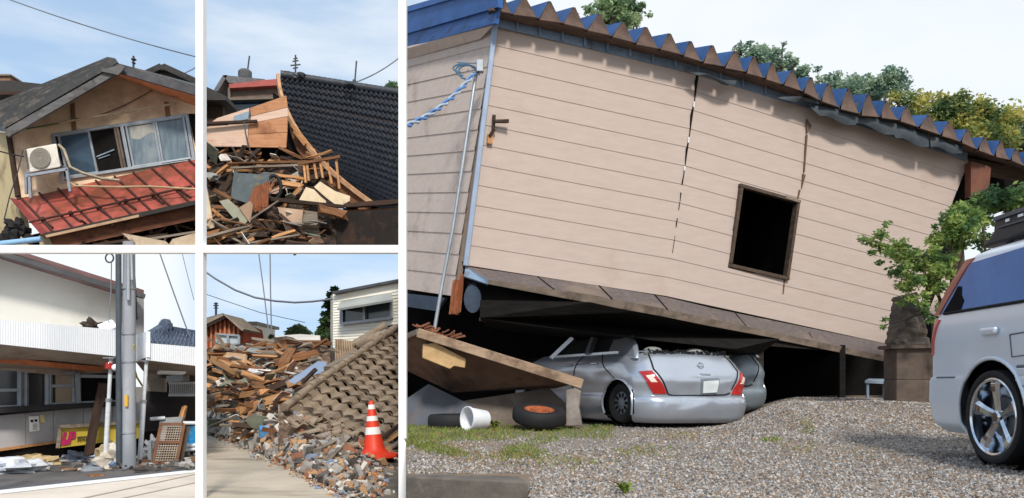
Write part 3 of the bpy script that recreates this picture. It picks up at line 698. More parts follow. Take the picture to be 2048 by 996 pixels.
def hatchback(name, label, M, paint, detail=True):
    t = root(name, label, 'car', M.translation.copy())
    ar = [(.62, .28, .345), (3.0, .28, .345)]
    zs = zlist(.02, .345, .04) + [.385, .40] + zlist(.40, 1.02, .04)[1:]
    put(shell(HR, zs, 190, ar, cap=False), 'body', paint, t, smooth=38, xf=M)
    ins = MB()
    ins.box((1.9, 0, .62), 2.9, 1.3, .5); ins.box((1.9, 0, .98), 3.0, 1.42, .05)
    for sg in (1, -1):
        for ax in (.62, 3.0): ins.box((ax, sg * .60, .38), .74, .30, .5)
    put(ins, 'interior', M_dark, t, xf=M)
    for sg in (1, -1):
        for ax, az, ra in ar:
            lip = MB(); lip.tube([(ax + math.cos(a * math.pi / 14) * ra, sg * (row(HR, az + math.sin(a * math.pi / 14) * ra)[2] + .002), az + math.sin(a * math.pi / 14) * ra) for a in range(-2, 17)], .014, 6)
            put(lip, 'wheel_arch', paint, t, smooth=50, xf=M)
    # pillars, roof
    for sg in (1, -1) if not detail else (1,):
        pm = MB(); h = lambda x, z, k=0: V((x, sg * (.755 - (z - 1.0) * .40 + k), z))
        pm.slab([h(.30, .90, -.02), h(1.06, .90, -.02), h(1.02, .985, -.012), h(1.0, 1.22), h(.62, 1.25), h(.47, 1.12, -.008), h(.36, .99, -.015)], V((0, -sg * .07, 0)))
        put(MB().slab([h(.85, .95, -.04), h(2.9, .93, -.04), h(2.3, 1.25, -.04), h(.72, 1.28, -.04)], V((0, -sg * .02, 0))), 'side_glass', M_gapm, t, xf=M)
        put(pm, 'rear_pillar', paint, t, xf=M, bevel=.03, smooth=60)
        pm = MB(); pm.beam(h(1.46, .99), h(1.50, 1.31), .06, .10); pm.beam(h(2.5, .99), h(2.1, 1.31), .06, .07); pm.beam(h(.72, 1.0, -.01), h(2.6, 1.0, -.01), .03, .05)
        put(pm, 'door_frame', paint, t, xf=M)
    put(MB().grid(lambda u, v: V((lerp(.85, 2.1, u), lerp(-.64, .64, v), 1.24 + .04 * math.sin(v * math.pi) - .07 * u + .02 * math.sin(u * 9 + v * 7))), 12, 10, back=V((0, 0, -.04))), 'roof', M_gapm, t, smooth=50, xf=M)  # near-black roof; the shade under the house is put into its colour
    # wheels
    for sg in (1, -1):
        for ax in (.62, 3.0):
            W_ = M @ Matrix.Translation((ax, sg * .70, .285)) @ Matrix.Rotation(R(-90 * sg), 4, 'X')
            wh = put(MB().lathe([(r_ * .78, z_ * .85) for r_, z_ in tyre_prof], 32, close=True), 'wheel', M_black, t, smooth=45, xf=W_)
            if not detail: continue
            hc = MB().lathe([(0, .075), (.05, .074), (.07, .062), (.15, .066), (.172, .055), (.165, .04), (0, .03)], 32)
            put(hc, 'hubcap', M_steel, wh, smooth=35, xf=W_)
            hh = MB()
            for k in range(10):
                a = k * math.pi / 5; hh.box((math.cos(a) * .118, math.sin(a) * .118, .066), .06, .034, .008, rot=Matrix.Rotation(a, 3, 'Z'))
            put(hh, 'hubcap_slots', M_dark, wh, xf=W_)
    # lamps
    for sg in (0, 1) if detail else ():
        f = (lambda s: s) if sg == 0 else (lambda s: 1 - s)
        lm = MB(); patch(lm, HR, [(f(.350), .72), (f(.371), .735), (f(.399), .425), (f(.372), .42)], .014, 8, 10)
        lo_ = put(lm, 'tail_lamp', M_red, t, smooth=40, xf=M)
        lm = MB(); patch(lm, HR, [(f(.360), .665), (f(.369), .672), (f(.378), .58), (f(.368), .58)], .019, 6, 6)
        put(lm, 'reversing_lens', M_clear, lo_, smooth=40, xf=M)
    # tailgate gap, plate, badge, rear glass opening
    gp = MB()
    def gap(pts, r_=.007):
        P_ = []
        for (s0, z0), (s1, z1) in zip(pts, pts[1:]):
            P_ += [spt(HR, lerp(s0, s1, k / 8), lerp(z0, z1, k / 8)) + snrm(HR, lerp(s0, s1, k / 8), lerp(z0, z1, k / 8)) * .003 for k in range(8)]
        gp.tube(P_, r_, 5)
    gap([(.372, .98), (.375, .76), (.404, .42), (.42, .395), (.50, .405), (.58, .42), (.597, .45)], .010)
    gap([(.624, .98), (.622, .76), (.597, .45)], .009)
    gap([(.262, .99), (.272, .80), (.288, .66), (.294, .62)], .006); gap([(.19, .99), (.185, .6), (.187, .25)], .006); gap([(.187, .85), (.262, .87)], .004)
    put(gp, 'panel_gap', M_gapm, t, xf=M)
    if detail:
        pl = MB(); patch(pl, HR, [(.497, .635), (.556, .65), (.552, .43), (.50, .42)], .006, 4, 4)
        rc = put(pl, 'plate_recess', M_steel, t, xf=M)
        pl = MB(); patch(pl, HR, [(.503, .60), (.551, .615), (.549, .455), (.505, .44)], .02, 4, 4)
        put(pl, 'number_plate', M_plate, rc, xf=M)
        bd = MB(); c_ = spt(HR, .512, .82) + V((-.012, 0, 0)); bd.lathe([(.042, -.01), (.046, .0), (.038, .012), (.034, .004), (0, .004)], 24, Matrix.Translation(c_) @ Matrix.Rotation(R(-78), 4, 'Y'))
        bd.box(c_ + V((-.008, 0, 0)), .012, .085, .012)
        put(bd, 'badge', M_chrome, t, smooth=40, xf=M)
        hd = MB(); c_ = spt(HR, .515, .70) + V((-.004, 0, 0)); hd.box(c_, .02, .16, .02); put(hd, 'tailgate_handle', M_chrome, t, xf=M, bevel=.006)
        hd = MB()
        for s_, z_ in ((.245, .86), (.165, .85)):
            hd.box(spt(HR, s_, z_) + V((0, .012, 0)), .17, .025, .035)
        put(hd, 'door_handle', paint, t, xf=M, bevel=.01)
        sh = MB(); sh.grid(lambda u, v: V((lerp(.33, .85, v), lerp(-.62, .62, u), .985 + .02 * math.sin(u * 9))), 8, 4, back=V((0, 0, -.03)))
        put(sh, 'parcel_shelf', mat('shelf_grey', S(120, 120, 116), S(92, 92, 90)), t, xf=M)
        sl_ = MB()
        for k in range(30):
            u = k / 29; y = lerp(-.56, .56, u); sl_.beam((.30 + random.uniform(0, .03), y, 1.0), (.30, y + .04, 1.01 + random.uniform(0, .035)), .02, .02, jit=.008)
        put(sl_, 'window_seal', M_gapm, t, xf=M)
        for y in (.33, -.30): put(MB().blob((0.62, y, 1.045), (.10, .13, .055), 14), 'headrest', mat('headrest_grey', S(150, 152, 148), S(128, 130, 126)), t, smooth=60, xf=M)
    return t
def carM(px, Y, z, yaw, roll=0, pitch=0, k=1.0, kz=1.0):
    p = P(px, 700, Y); p.z = z; a = R(yaw)
    f = V((-math.sin(a), math.cos(a), 0)); l_ = V((-f.y, f.x, 0))
    m = Matrix((f, l_, V((0, 0, 1)))).transposed().to_4x4() @ Matrix.Diagonal((k, k, k * kz, 1)); m.translation = p
    return m @ Matrix.Rotation(R(roll), 4, 'X') @ Matrix.Rotation(R(pitch), 4, 'Y')
hatchback('crushed_hatchback', 'silver hatchback with red tail lamps crushed under the fallen house', carM(1408, 11.1, .045, 24, 1.0, k=1.17, kz=.86), M_silver)
hatchback('crushed_car', 'dull grey car mostly hidden behind the silver hatchback under the house', carM(1462, 13.1, .17, 20, 0, k=1.1, kz=.90), M_silver2, detail=False)
# minivan at the right edge
VR = [(.20, .16, 4.6, .80, .09, .04), (.27, .05, 4.65, .865, .10, .04), (.45, .0, 4.68, .885, .10, .04), (.62, .01, 4.68, .888, .10, .04), (.645, .03, 4.68, .888, .10, .04), (.66, .05, 4.68, .88, .10, .04), (.95, .06, 4.6, .885, .10, .04),
      (1.10, .08, 4.2, .872, .10, .04), (1.17, .11, 3.9, .855, .10, .04), (1.40, .25, 3.4, .812, .10, .04), (1.56, .36, 3.0, .782, .10, .04), (1.62, .42, 2.9, .75, .12, .04), (1.66, .52, 2.8, .68, .14, .04), (1.69, .72, 2.6, .52, .14, .04)]
vM = Matrix(((0, 1, 0), (-1, 0, 0), (0, 0, 1))).to_4x4(); vM.translation = V((4.44, 6.93, 0.01))
van = root('minivan', 'silver minivan with chrome wheel and a black roof box parked on the gravel', 'car', vM.translation.copy())
M_van = mat('silver_blue_paint', S(220, 228, 238), S(214, 222, 232), sc_=1.5, rough=.3, metal=.25, coat=.5)
ar = [(.98, .36, .43), (3.75, .36, .43)]
zs = zlist(.20, .62, .03) + [.645, .66] + zlist(.66, 1.69, .03)[1:]
put(shell(VR, zs, 300, ar), 'body', M_van, van, smooth=40, xf=vM)
vs_ = lambda x, z, o_=.006: V((x, -(row(VR, z)[2] + o_), z))
def vslab(pts, o_=.012, th=.02): return MB().slab([vs_(x, z, o_) for x, z in pts], V((0, th, 0)))
for sg in (1, -1):
    mk = lambda m: Matrix.Scale(sg * -1, 4, (0, 1, 0)) if sg == 1 else Matrix()
    X_ = vM @ (Matrix.Scale(-1, 4, (0, 1, 0)) if sg == 1 else Matrix())
    wn = put(vslab([(.27, 1.185), (.31, 1.25), (.52, 1.50), (.58, 1.56), (1.2, 1.575), (2.6, 1.575), (3.3, 1.40), (3.6, 1.18)]), 'side_window', mat('sky_reflection_glass', S(56, 116, 182), S(46, 100, 164), rough=.14, spec=.5), van, xf=X_, smooth=20)  # blue base colour carries the reflected sky
    put(MB().tube([vs_(x, z, .008) for x, z in ((.30, 1.18), (3.6, 1.172))], .012, 6), 'window_seal', M_gapm, wn, xf=X_)
    put(MB().slab([vs_(.30, 1.19, .016), vs_(.56, 1.19, .016), vs_(.58, 1.26, .016), vs_(.53, 1.31, .016), vs_(.51, 1.38, .016), vs_(.45, 1.39, .016), vs_(.40, 1.31, .016)], V((0, .004, 0))), 'dark_headrest_shape', M_dark, wn, xf=X_)
    put(vslab([(.165, 1.175), (.24, 1.18), (.52, 1.53), (.58, 1.60), (.47, 1.60), (.30, 1.40)], .016), 'pillar_lamp', mat('red_brown_lens', S(150, 66, 48), S(120, 50, 38), rough=.2, coat=.5), van, xf=X_)
    hd = MB(); hd.box((.99, -.900, .99), .20, .04, .055); put(hd, 'door_handle', M_van, van, bevel=.018, xf=X_)
    g_ = MB(); g_.tube([vs_(x, z, .001) for x, z in ((1.22, .95), (1.45, .96), (1.45, .80), (1.24, .79), (1.22, .95))], .006, 5); g_.tube([vs_(x, z, .001) for x, z in ((1.30, .72), (3.2, .72))], .012, 5); g_.tube([vs_(x, z, .002) for x, z in ((.24, .652), (.51, .652))], .008, 5)
    put(g_, 'panel_gap', mat('van_gap', S(110, 116, 126), S(90, 96, 106)), van, xf=X_)
    put(vslab([(1.32, .66), (3.2, .66), (3.2, .71), (1.30, .71)], .012, .02), 'side_moulding', M_van, van, xf=X_, bevel=.006)
    lp = MB(); ra = .43
    for ax, az, ra in ar:
        lp = MB(); lp.tube([vs_(ax + math.cos(a * math.pi / 20) * ra, az + math.sin(a * math.pi / 20) * ra, .0) for a in range(-4, 25)], .016, 8)
        put(lp, 'wheel_arch', M_van, van, smooth=60, xf=X_)
    f = (lambda s: 1 - s) if sg == -1 else (lambda s: s)
    lm = MB(); patch(lm, VR, [(f(.318), 1.13), (f(.36), 1.15), (f(.36), .82), (f(.324), .85)], .012, 8, 8)
    put(lm, 'tail_lamp', mat('pink_red_lens', S(206, 96, 84), S(188, 74, 66), rough=.2, coat=.5), van, smooth=50, xf=vM)
    for ax, az, ra in ar:
        put(MB().lathe([(.0, -.12), (ra - .01, -.12), (ra - .01, .12)], 32, X_ @ Matrix.Translation((ax, -.70, az)) @ Matrix.Rotation(R(90), 4, 'X')), 'wheel_well', M_dark, van)
        W_ = X_ @ Matrix.Translation((ax, -.775, .352)) @ Matrix.Rotation(R(90), 4, 'X')
        wh = put(MB().lathe([(.285, -.10), (.32, -.11), (.345, -.10), (.352, -.06), (.352, .06), (.345, .095), (.325, .105), (.30, .10), (.285, .085)], 48, close=True), 'wheel', M_black, van, smooth=45, xf=W_)
        rm = MB().lathe([(.287, .08), (.292, .095), (.282, .10), (.268, .09), (.262, .05), (.258, -.06), (.0, -.06)], 48)
        put(rm, 'rim', M_chrome, wh, smooth=40, xf=W_)
        sp = MB(); sp.lathe([(0, .075), (.035, .075), (.05, .065), (.055, .02), (0, .02)], 20)
        for k in range(5):
            a = k * 2 * math.pi / 5 + .35; rot = Matrix.Rotation(a, 4, 'Z')
            prof = [(.03, .034, .062), (.10, .032, .066), (.17, .040, .075), (.235, .056, .085), (.272, .074, .078)]
            vv = []
            for x, hw, z in prof: vv += [rot @ V((x, -hw, z - .018)), rot @ V((x, -hw * .45, z)), rot @ V((x, hw * .45, z)), rot @ V((x, hw, z - .018)), rot @ V((x, 0, z - .05))]
            sp.add(vv, [[i * 5 + j, i * 5 + (j + 1) % 5, i * 5 + 5 + (j + 1) % 5, i * 5 + 5 + j] for i in range(4) for j in range(5)] + [[0, 1, 2, 3, 4], [24, 23, 22, 21, 20]])
        put(sp, 'spokes', M_chrome, wh, smooth=25, xf=W_)
        bd = MB().lathe([(.05, .0), (.15, .005), (.155, -.02)], 24); put(bd, 'brake_disc', M_steel, wh, xf=W_)
put(MB().box((2.3, 0, .55), 4.2, 1.2, .5), 'interior', M_dark, van, xf=vM)
put(MB().tube([vM @ V((x, -.60, z)) for x, z in ((.7, 1.66), (.8, 1.72), (2.4, 1.73), (2.5, 1.67))], .02, 8), 'roof_rail', M_black, van, smooth=60)
rb_ = root('roof_box', 'black box with small pale stickers strapped on the minivan roof', 'roof box', vM @ V((1.4, -.2, 1.7)))
bx_ = MB().slab([V((.36, -.60, 1.71)), V((2.4, -.60, 1.71)), V((2.4, -.60, 1.93)), V((.56, -.60, 1.93)), V((.54, -.60, 1.80))], V((0, .8, 0)))
put(bx_, 'case', mat('black_plastic', S(40, 46, 54), S(28, 33, 40), rough=.4), rb_, xf=vM, bevel=.02)
put(MB().beam((.58, -.612, 1.905), (2.4, -.612, 1.905), .02, .03).beam((.62, -.612, 1.83), (2.4, -.612, 1.80), .012, .012), 'lid_rim', mat('slate_plastic', S(86, 92, 100), S(66, 72, 80), rough=.4), rb_, xf=vM)
st_ = MB(); st_.box((.74, -.604, 1.865), .045, .01, .022); st_.box((.90, -.604, 1.87), .06, .01, .02); st_.box((1.02, -.604, 1.86), .05, .01, .025)
put(st_, 'sticker', M_white, rb_, xf=vM)

# pillar, low table, far posts, shrub
gp_ = root('stone_pillar', 'squat pillar of brown stone blocks with a rough dark upper part beside the minivan', 'pillar', P(1828, 812, 10.9))
M_blk = mat('brown_block', S(100, 86, 76), S(70, 60, 54), sc_=5, rough=.95, bump=.6, bsc=16, stain=S(84, 74, 66), ssc=3)
for y0, y1 in ((695, 760.5), (760, 830)):
    a, b = P(1793 + (y0 < 700) * 2, y0, 10.9), P(1880, y1, 10.9)
    put(MB().box(((a.x + b.x) / 2, 11.1 + (y0 < 700) * .02, (a.z + b.z) / 2), b.x - a.x, .4, a.z - b.z), 'stone_block', M_blk, gp_, bevel=.02)
mb = MB(); c4 = [P(1806, 590, 11.1), P(1834, 584, 11.1), P(1862, 694, 10.95), P(1790, 694, 10.95)]
mb.grid(lambda u, v: bil(c4, u, v) + V((.015, -.04, .01)) * noise.noise(V((u * 4, v * 12, 2))) * 1.3, 10, 20, back=V((0, .3, 0)))
put(mb, 'rough_post', mat('grey_rough', S(96, 88, 82), S(62, 58, 55), sc_=7, rough=.95, bump=.8, bsc=22, stain=S(120, 100, 80)), gp_)
put(MB().slab([P(1782, 690, 10.85), P(1875, 690, 10.85), P(1875, 696, 10.85), P(1784, 697, 10.85)], .4), 'cap', M_blk, gp_)
tb = root('low_table', 'pale blue grey low table with a small back standing in the dark gap', 'table', P(1770, 820, 13))
M_tb = mat('pale_blue_wood', S(140, 156, 170), S(108, 122, 134), rough=.7)
put(MB().slab([P(1730, 761, 12.6), P(1800, 764, 12.6), P(1808, 759, 13.2), P(1738, 757, 13.2)], V((0, 0, -.04))), 'top', M_tb, tb)
for x, Y in ((1735, 12.65), (1768, 12.7), (1779, 12.8), (1800, 12.65)): put(MB().beam(P(x, 763, Y), P(x, 826, Y), .035, .035), 'leg', M_tb, tb)
put(MB().slab([P(1790, 746, 13.0), P(1810, 744, 13.0), P(1810, 761, 13.0), P(1790, 761, 13.0)], .04), 'back', M_tb, tb)
for x, y, lb_ in ((1683, 690, 'thin dark post standing in the gap left of the low table'), (1520, 700, 'pale wooden post behind the dull grey car')):
    put(MB().beam(P(x, y, 14.2), P(x, 835, 14.2), .10, .1), 'prop_post', MC['shade_black'] if x > 1600 else M_woodg, label=lb_, cat='post')  # the post in the dark gap is painted as black as its shade
lf = [leafmat('leaf_a', S(176, 194, 112)), leafmat('leaf_b', S(140, 168, 96)), leafmat('leaf_c', S(93, 126, 80))]
def pxblobs(L_, Y, k=1.0): return [(P(x, y, Y + dy), (r_ * Y / F * k, r_ * Y / F * k, r_ * Y / F * k * .8)) for x, y, r_, dy in L_]
sh_ = root('leafy_shrub', 'leafy green shrub reaching over the wall foot between house and minivan', 'shrub', P(1848, 800, 10.5))
BL_ = [(1722, 477, 9, 0), (1738, 484, 10, .1), (1762, 470, 13, 0), (1758, 492, 12, .1), (1772, 448, 8, 0), (1780, 500, 15, .1), (1800, 488, 15, 0), (1800, 518, 14, .2), (1822, 508, 18, 0), (1840, 530, 18, .1), (1862, 515, 18, .2), (1790, 546, 13, 0), (1812, 552, 13, .1), (1856, 560, 15, .1), (1850, 590, 11, .0), (1868, 480, 15, .1), (1868, 500, 12, -.1), (1895, 470, 18, .1), (1905, 440, 20, 0), (1920, 420, 18, .2), (1930, 460, 24, .1), (1915, 490, 18, .2), (1950, 440, 22, .3), (1850, 625, 10, .1), (1892, 545, 16, .1), (1902, 520, 14, 0), (1780, 505, 12, -.1), (1745, 505, 7, .1), (1815, 575, 14, 0), (1835, 560, 15, -.1), (1822, 600, 12, 0), (1845, 610, 12, -.1), (1878, 575, 16, 0), (1885, 610, 14, .1), (1810, 535, 14, -.1), (1872, 540, 16, -.1), (1880, 520, 14, 0), (1860, 640, 10, 0), (1800, 570, 10, 0), (1758, 525, 9, 0), (1772, 640, 7, .3), (1765, 655, 6, .3), (1800, 605, 8, .2), (1870, 455, 9, 0)]
put(foliage(MB(), pxblobs(BL_, 10.4, 1.15), 6000, .036, 3), 'leaves', lf, sh_)
stm = MB()
for pts in (((1905, 700), (1880, 600), (1850, 545), (1800, 515), (1722, 477)), ((1880, 600), (1865, 530), (1820, 500), (1762, 470)), ((1905, 700), (1900, 590), (1905, 500), (1905, 440)), ((1900, 590), (1925, 510), (1935, 450)), ((1870, 580), (1830, 560), (1790, 545)), ((1890, 640), (1850, 625), (1790, 645), (1768, 650))):
    n_ = len(pts); stm.tube([P(x, y, 10.5) for x, y in pts], [.018 - .013 * k / (n_ - 1) for k in range(n_)], 6)
put(stm, 'stems', M_woodd, sh_, smooth=60)
sh_ = root('dark_shrub', 'darker green bush top behind the roof box under the eave end', 'shrub', P(2010, 700, 11.6))
put(foliage(MB(), pxblobs([(1960, 400, 24, 0), (1985, 385, 20, .2), (2010, 395, 26, 0), (2040, 388, 26, .1), (2070, 396, 24, 0), (1950, 420, 20, .2), (1985, 412, 20, .3), (2020, 412, 24, .2), (1970, 440, 22, .3), (2060, 430, 30, .2), (1965, 480, 26, .3), (1990, 520, 30, .5)], 11.6), 2400, .045, 3), 'leaves', [lf[1], lf[2], leafmat('leaf_d', S(67, 99, 67))], sh_)
put(limbs(MB(), P(2000, 760, 11.8), [P(x, y, 11.7) for x, y in ((1960, 400), (2010, 395), (2060, 430), (1990, 520))], .04), 'stems', M_woodd, sh_, smooth=60)
# trees rising behind the roof
def tree(name, label, base, blobs, n, size, mats, r0, group=None):
    t = root(name, label, 'tree', base, group)
    put(foliage(MB(), blobs, n, size, len(mats)), 'crown', mats, t)
    put(limbs(MB().tube([base, base.lerp(blobs[0][0], .5), blobs[0][0]], [r0, r0 * .75, r0 * .3], 8), base.lerp(blobs[0][0], .55), [b[0] for b in blobs[1:8]], r0 * .4), 'trunk', M_woodd, t, smooth=60)
tg = [leafmat('tree_a', S(178, 198, 150)), leafmat('tree_b', S(146, 172, 126)), leafmat('tree_c', S(104, 134, 100))]
tb_ = [leafmat('tree_d', S(186, 204, 176)), leafmat('tree_e', S(156, 182, 158)), leafmat('tree_f', S(116, 146, 128))]  # pale leaf greens; distance haze is put into the colour
ty = [leafmat('gold_a', S(214, 204, 118)), leafmat('gold_b', S(180, 182, 104)), leafmat('gold_c', S(134, 150, 90)), leafmat('gold_d', S(88, 112, 72))]
def base(px, Y): p = P(px, 700, Y); p.z = 0; return p
tree('tree', 'loose green treetop showing above the left part of the blue roof', base(1225, 27), pxblobs([(1225, 14, 26, 0), (1250, 5, 24, .5), (1195, 38, 18, 0), (1268, 24, 18, .4), (1172, 50, 12, 0), (1250, 42, 22, 0), (1205, 8, 18, .3), (1282, 14, 12, .2), (1232, 30, 26, .4), (1180, 20, 14, .2), (1270, 40, 14, .1), (1300, 30, 7, 0), (1215, 44, 24, .3), (1150, 30, 7, 0)], 27), 4200, .085, tg, .25)
tree('tree', 'blue green tuft of conifer tops above the middle of the roof', base(1520, 27), pxblobs([(1512, 112, 24, 0), (1480, 98, 14, 0), (1470, 115, 14, .3), (1500, 88, 9, .1), (1540, 112, 20, .3), (1560, 100, 9, 0), (1566, 88, 6, 0), (1590, 122, 9, 0), (1580, 130, 16, .2), (1540, 135, 24, .2), (1600, 150, 18, .2), (1634, 140, 9, .1), (1480, 130, 18, .1), (1525, 100, 14, .2), (1460, 125, 10, 0), (1580, 112, 10, .1), (1555, 130, 20, .1), (1610, 138, 12, .1), (1500, 128, 22, .2)], 27), 4600, .075, tb_, .25)
tree('tree', 'pale green tree standing between the conifer tuft and the golden hedge', base(1730, 27), pxblobs([(1690, 175, 24, 0), (1660, 165, 18, .2), (1720, 170, 22, .1), (1650, 185, 20, .1), (1745, 190, 26, .2), (1625, 175, 16, .2), (1765, 165, 22, .1), (1785, 150, 22, 0), (1805, 160, 16, .2), (1775, 142, 12, .1), (1700, 195, 30, .1), (1640, 158, 12, 0), (1675, 150, 12, .1), (1705, 160, 14, .2), (1735, 158, 14, .1), (1755, 178, 24, .2), (1800, 180, 22, .1), (1665, 185, 24, .2), (1612, 165, 12, .1)], 27), 6200, .075, tb_, .3)
tree('golden_tree', 'broad golden green clipped tree at the right behind the roof', base(1920, 24), pxblobs([(1900, 225, 42, 0), (1830, 210, 34, .3), (1790, 195, 20, .4), (1860, 240, 40, 0), (1950, 230, 38, .2), (1990, 245, 38, .3), (1925, 195, 20, -.2), (1880, 198, 20, .1), (2020, 235, 30, .4), (1965, 210, 22, 0), (1950, 275, 44, -.2), (1900, 265, 40, 0), (2000, 280, 40, .1), (1815, 235, 24, 0), (1850, 190, 12, .2)], 24), 12000, .075, ty, .35)
tree('tree', 'dark green tree at the right edge beside the golden tree', base(2060, 25), pxblobs([(2040, 280, 26, 0), (2055, 250, 24, .2), (2030, 305, 20, .2), (2075, 290, 36, .2), (2035, 230, 14, 0), (2065, 330, 30, .2)], 25), 2400, .09, [tg[1], tg[2], leafmat('tree_g', S(67, 99, 67))], .3)
# ================================================================== TOP LEFT VIEW: gabled house over a red porch roof
M_cream = mat('cream_render', S(242, 214, 184), S(226, 194, 160), sc_=1.5, rough=.9, bump=.15, stain=S(150, 118, 92), ssc=.9, sth=(.5, .8))
M_creaml = mat('yellow_render', S(214, 196, 152), S(196, 176, 134), sc_=1.5, rough=.9, stain=S(150, 126, 96), ssc=1)
M_rooft = mat('dark_metal_roof', S(64, 64, 64), S(46, 46, 46), sc_=3, rough=.6, stain=S(116, 106, 96), ssc=1.2)
M_verge = mat('grey_verge', S(112, 110, 110), S(84, 82, 82), sc_=3, st=(.7, 4, 4), rough=.8, stain=S(60, 54, 50), ssc=2)
M_soff = mat('orange_soffit', S(236, 170, 128), S(214, 148, 108), sc_=3, rough=.9, stain=S(140, 92, 64), ssc=1.5)
gh = root('gabled_house', 'leaning cream gabled house with a sliding window above the red porch roof', 'house', P(200, 494, 24.5))
GY = lambda px: 24.0 + px / 400 * .6
g = lambda px, py, d=0: P(px, py, GY(px) - d)
put(MB().slab([g(17, 268), g(226, 150), g(401, 196), g(401, 345), g(32, 397)], .25), 'gable_wall', M_cream, gh)
put(MB().slab([P(-40, 262, 27.5), P(18, 266, 24.1), P(34, 396, 24.1), P(52, 498, 24.4), P(-40, 498, 27.5)], .2), 'left_wall', M_creaml, gh)
A_, B_, C_, D_ = P(234, 134, 23.2), P(10, 264, 23.0), P(-70, 246, 30), P(218, 128, 30)
rf = MB().slab([A_, B_, C_, D_], V((0, .0, .14)))
for k in range(11):
    t = k / 10; rf.beam(A_.lerp(D_, t) + V((0, 0, .17)), B_.lerp(C_, t) + V((0, 0, .17)), .12, .16)
for k in range(1, 9):
    t = k / 9; rf.beam(A_.lerp(B_, t) + V((0, 0, .155)), D_.lerp(C_, t) + V((0, 0, .155)), .04, .04)
roof_ = put(rf, 'roof', M_rooft, gh)
E_, E2_ = P(420, 186, 23.4), P(420, 180, 30)
put(MB().slab([A_, P(399, 182, 23.5), P(399, 176, 30), D_], V((0, 0, .12))), 'roof', M_rooft, gh)
put(MB().slab([P(222, 146, 24.2), P(232, 143, 23.3), P(400, 190, 23.5), P(400, 214, 24.55)], V((0, .0, -.03))), 'soffit', M_soff, gh)
vb = MB(); vb.slab([P(236, 130, 23.1), P(8, 260, 22.9), P(16, 274, 22.9), P(236, 146, 23.1)], .09)
put(vb, 'verge_board', M_verge, gh)
vb = MB(); vb.slab([P(232, 128, 23.12), P(400, 178, 23.42), P(400, 193, 23.42), P(232, 144, 23.12)], .09)
put(vb, 'verge_board', mat('dark_verge', S(88, 88, 92), S(64, 64, 68), sc_=3, rough=.8), gh)
put(MB().slab([P(200, 142, 22.98), P(239, 128, 22.98), P(250, 134, 22.98), P(236, 150, 22.98), P(228, 148, 22.98)], .06), 'ridge_plate', M_verge, gh)
# wall posts and the thin cables on the gable
wp = MB()
wp.slab([g(140, 208, .05), g(148, 205, .05), g(151, 258, .05), g(143, 260, .05)], .1)
put(wp, 'timber_stud', mat('stud_brown', S(142, 108, 82), S(112, 82, 62), sc_=4, rough=.9), gh)
wp = MB(); wp.slab([g(328, 203, .05), g(336, 204, .05), g(340, 232, .05), g(331, 234, .05)], .1)
put(wp, 'timber_stud', MC['stud_brown'], gh)
put(MB().slab([P(12, 272, 23.95), P(20, 268, 23.95), P(38, 390, 23.95), P(30, 394, 23.95)], .12), 'corner_post', M_woodd, gh)
# sliding window
WNQ = [(106, 271), (374, 231), (388, 318), (126, 358)]
wq = lambda u, v, d=0: bil([g(x, y, d) for x, y in WNQ], u, v)
w_ = MB()
for v0 in (0, 1): w_.beam(wq(-.01, v0, .05), wq(1.01, v0, .05), .10, .09)
for u0 in (0, .51, 1): w_.beam(wq(u0, 0, .05), wq(u0, 1, .05), .10, .10, up=V((1, 0, 0)))
wn = put(w_, 'window', M_alu, gh, bevel=.01)
put(MB().slab([wq(0, 0, .012), wq(1, 0, .012), wq(1, 1, .012), wq(0, 1, .012)], .01), 'dark_opening', M_dark, wn)
M_pane = mat('blue_pane', S(64, 84, 100), S(44, 60, 74), sc_=1.2, rough=.15, spec=.6)
M_cur = mat('pane_with_curtain', S(120, 134, 142), S(84, 98, 108), sc_=2.5, st=(3, 1, .6), rough=.2, spec=.5, stain=S(140, 146, 148), ssc=.8)
for u0, u1, m_ in ((.03, .27, M_pane), (.53, .755, M_cur), (.755, .98, M_cur)):
    s_ = MB(); d_ = .06 if u0 != .755 else .09
    put(MB().slab([wq(u0 + .02, .05, d_ - .012), wq(u1 - .015, .05, d_ - .012), wq(u1 - .015, .95, d_ - .012), wq(u0 + .02, .95, d_ - .012)], .012), 'pane', m_, wn)
    for a, b in (((u0, .03), (u1, .03)), ((u0, .97), (u1, .97)), ((u0 + .01, .02), (u0 + .01, .98)), ((u1 - .008, .02), (u1 - .008, .98))): s_.beam(wq(*a, d_), wq(*b, d_), .05, .06, up=V((1, 0, .2)))
    put(s_, 'sash', M_alu, wn)
s_ = MB()
for a, b in (((.455, .02), (.455, .98)), ((.475, .02), (.475, .98))): s_.beam(wq(*a, .07), wq(*b, .07), .05, .06, up=V((1, 0, .2)))
put(s_, 'sash', mat('bronze_sash', S(112, 98, 88), S(84, 72, 64)), wn)
cu = MB(); cu.grid(lambda u, v: wq(lerp(.56, .95, u), lerp(.06, .32 + .05 * math.sin(u * 12), v), .052 + .004 * math.sin(u * 60)), 60, 4)
put(cu, 'curtain', mat('pale_curtain', S(170, 168, 160), S(140, 140, 136), sc_=5, st=(8, 1, 1)), wn)
rail_ = MB(); rail_.tube([wq(.28, .62, .045), wq(.42, .52, .045)], .022, 6).tube([wq(.29, .67, .045), wq(.38, .62, .045)], .015, 6)
put(rail_, 'inner_rail', mat('pale_rail', S(150, 166, 176), S(120, 138, 150)), wn)
put(MB().slab([wq(1.012, -.03, .04), wq(1.06, -.02, .04), wq(1.10, 1.0, .04), wq(1.03, 1.0, .04)], .03), 'shutter_gap', M_dark, wn)
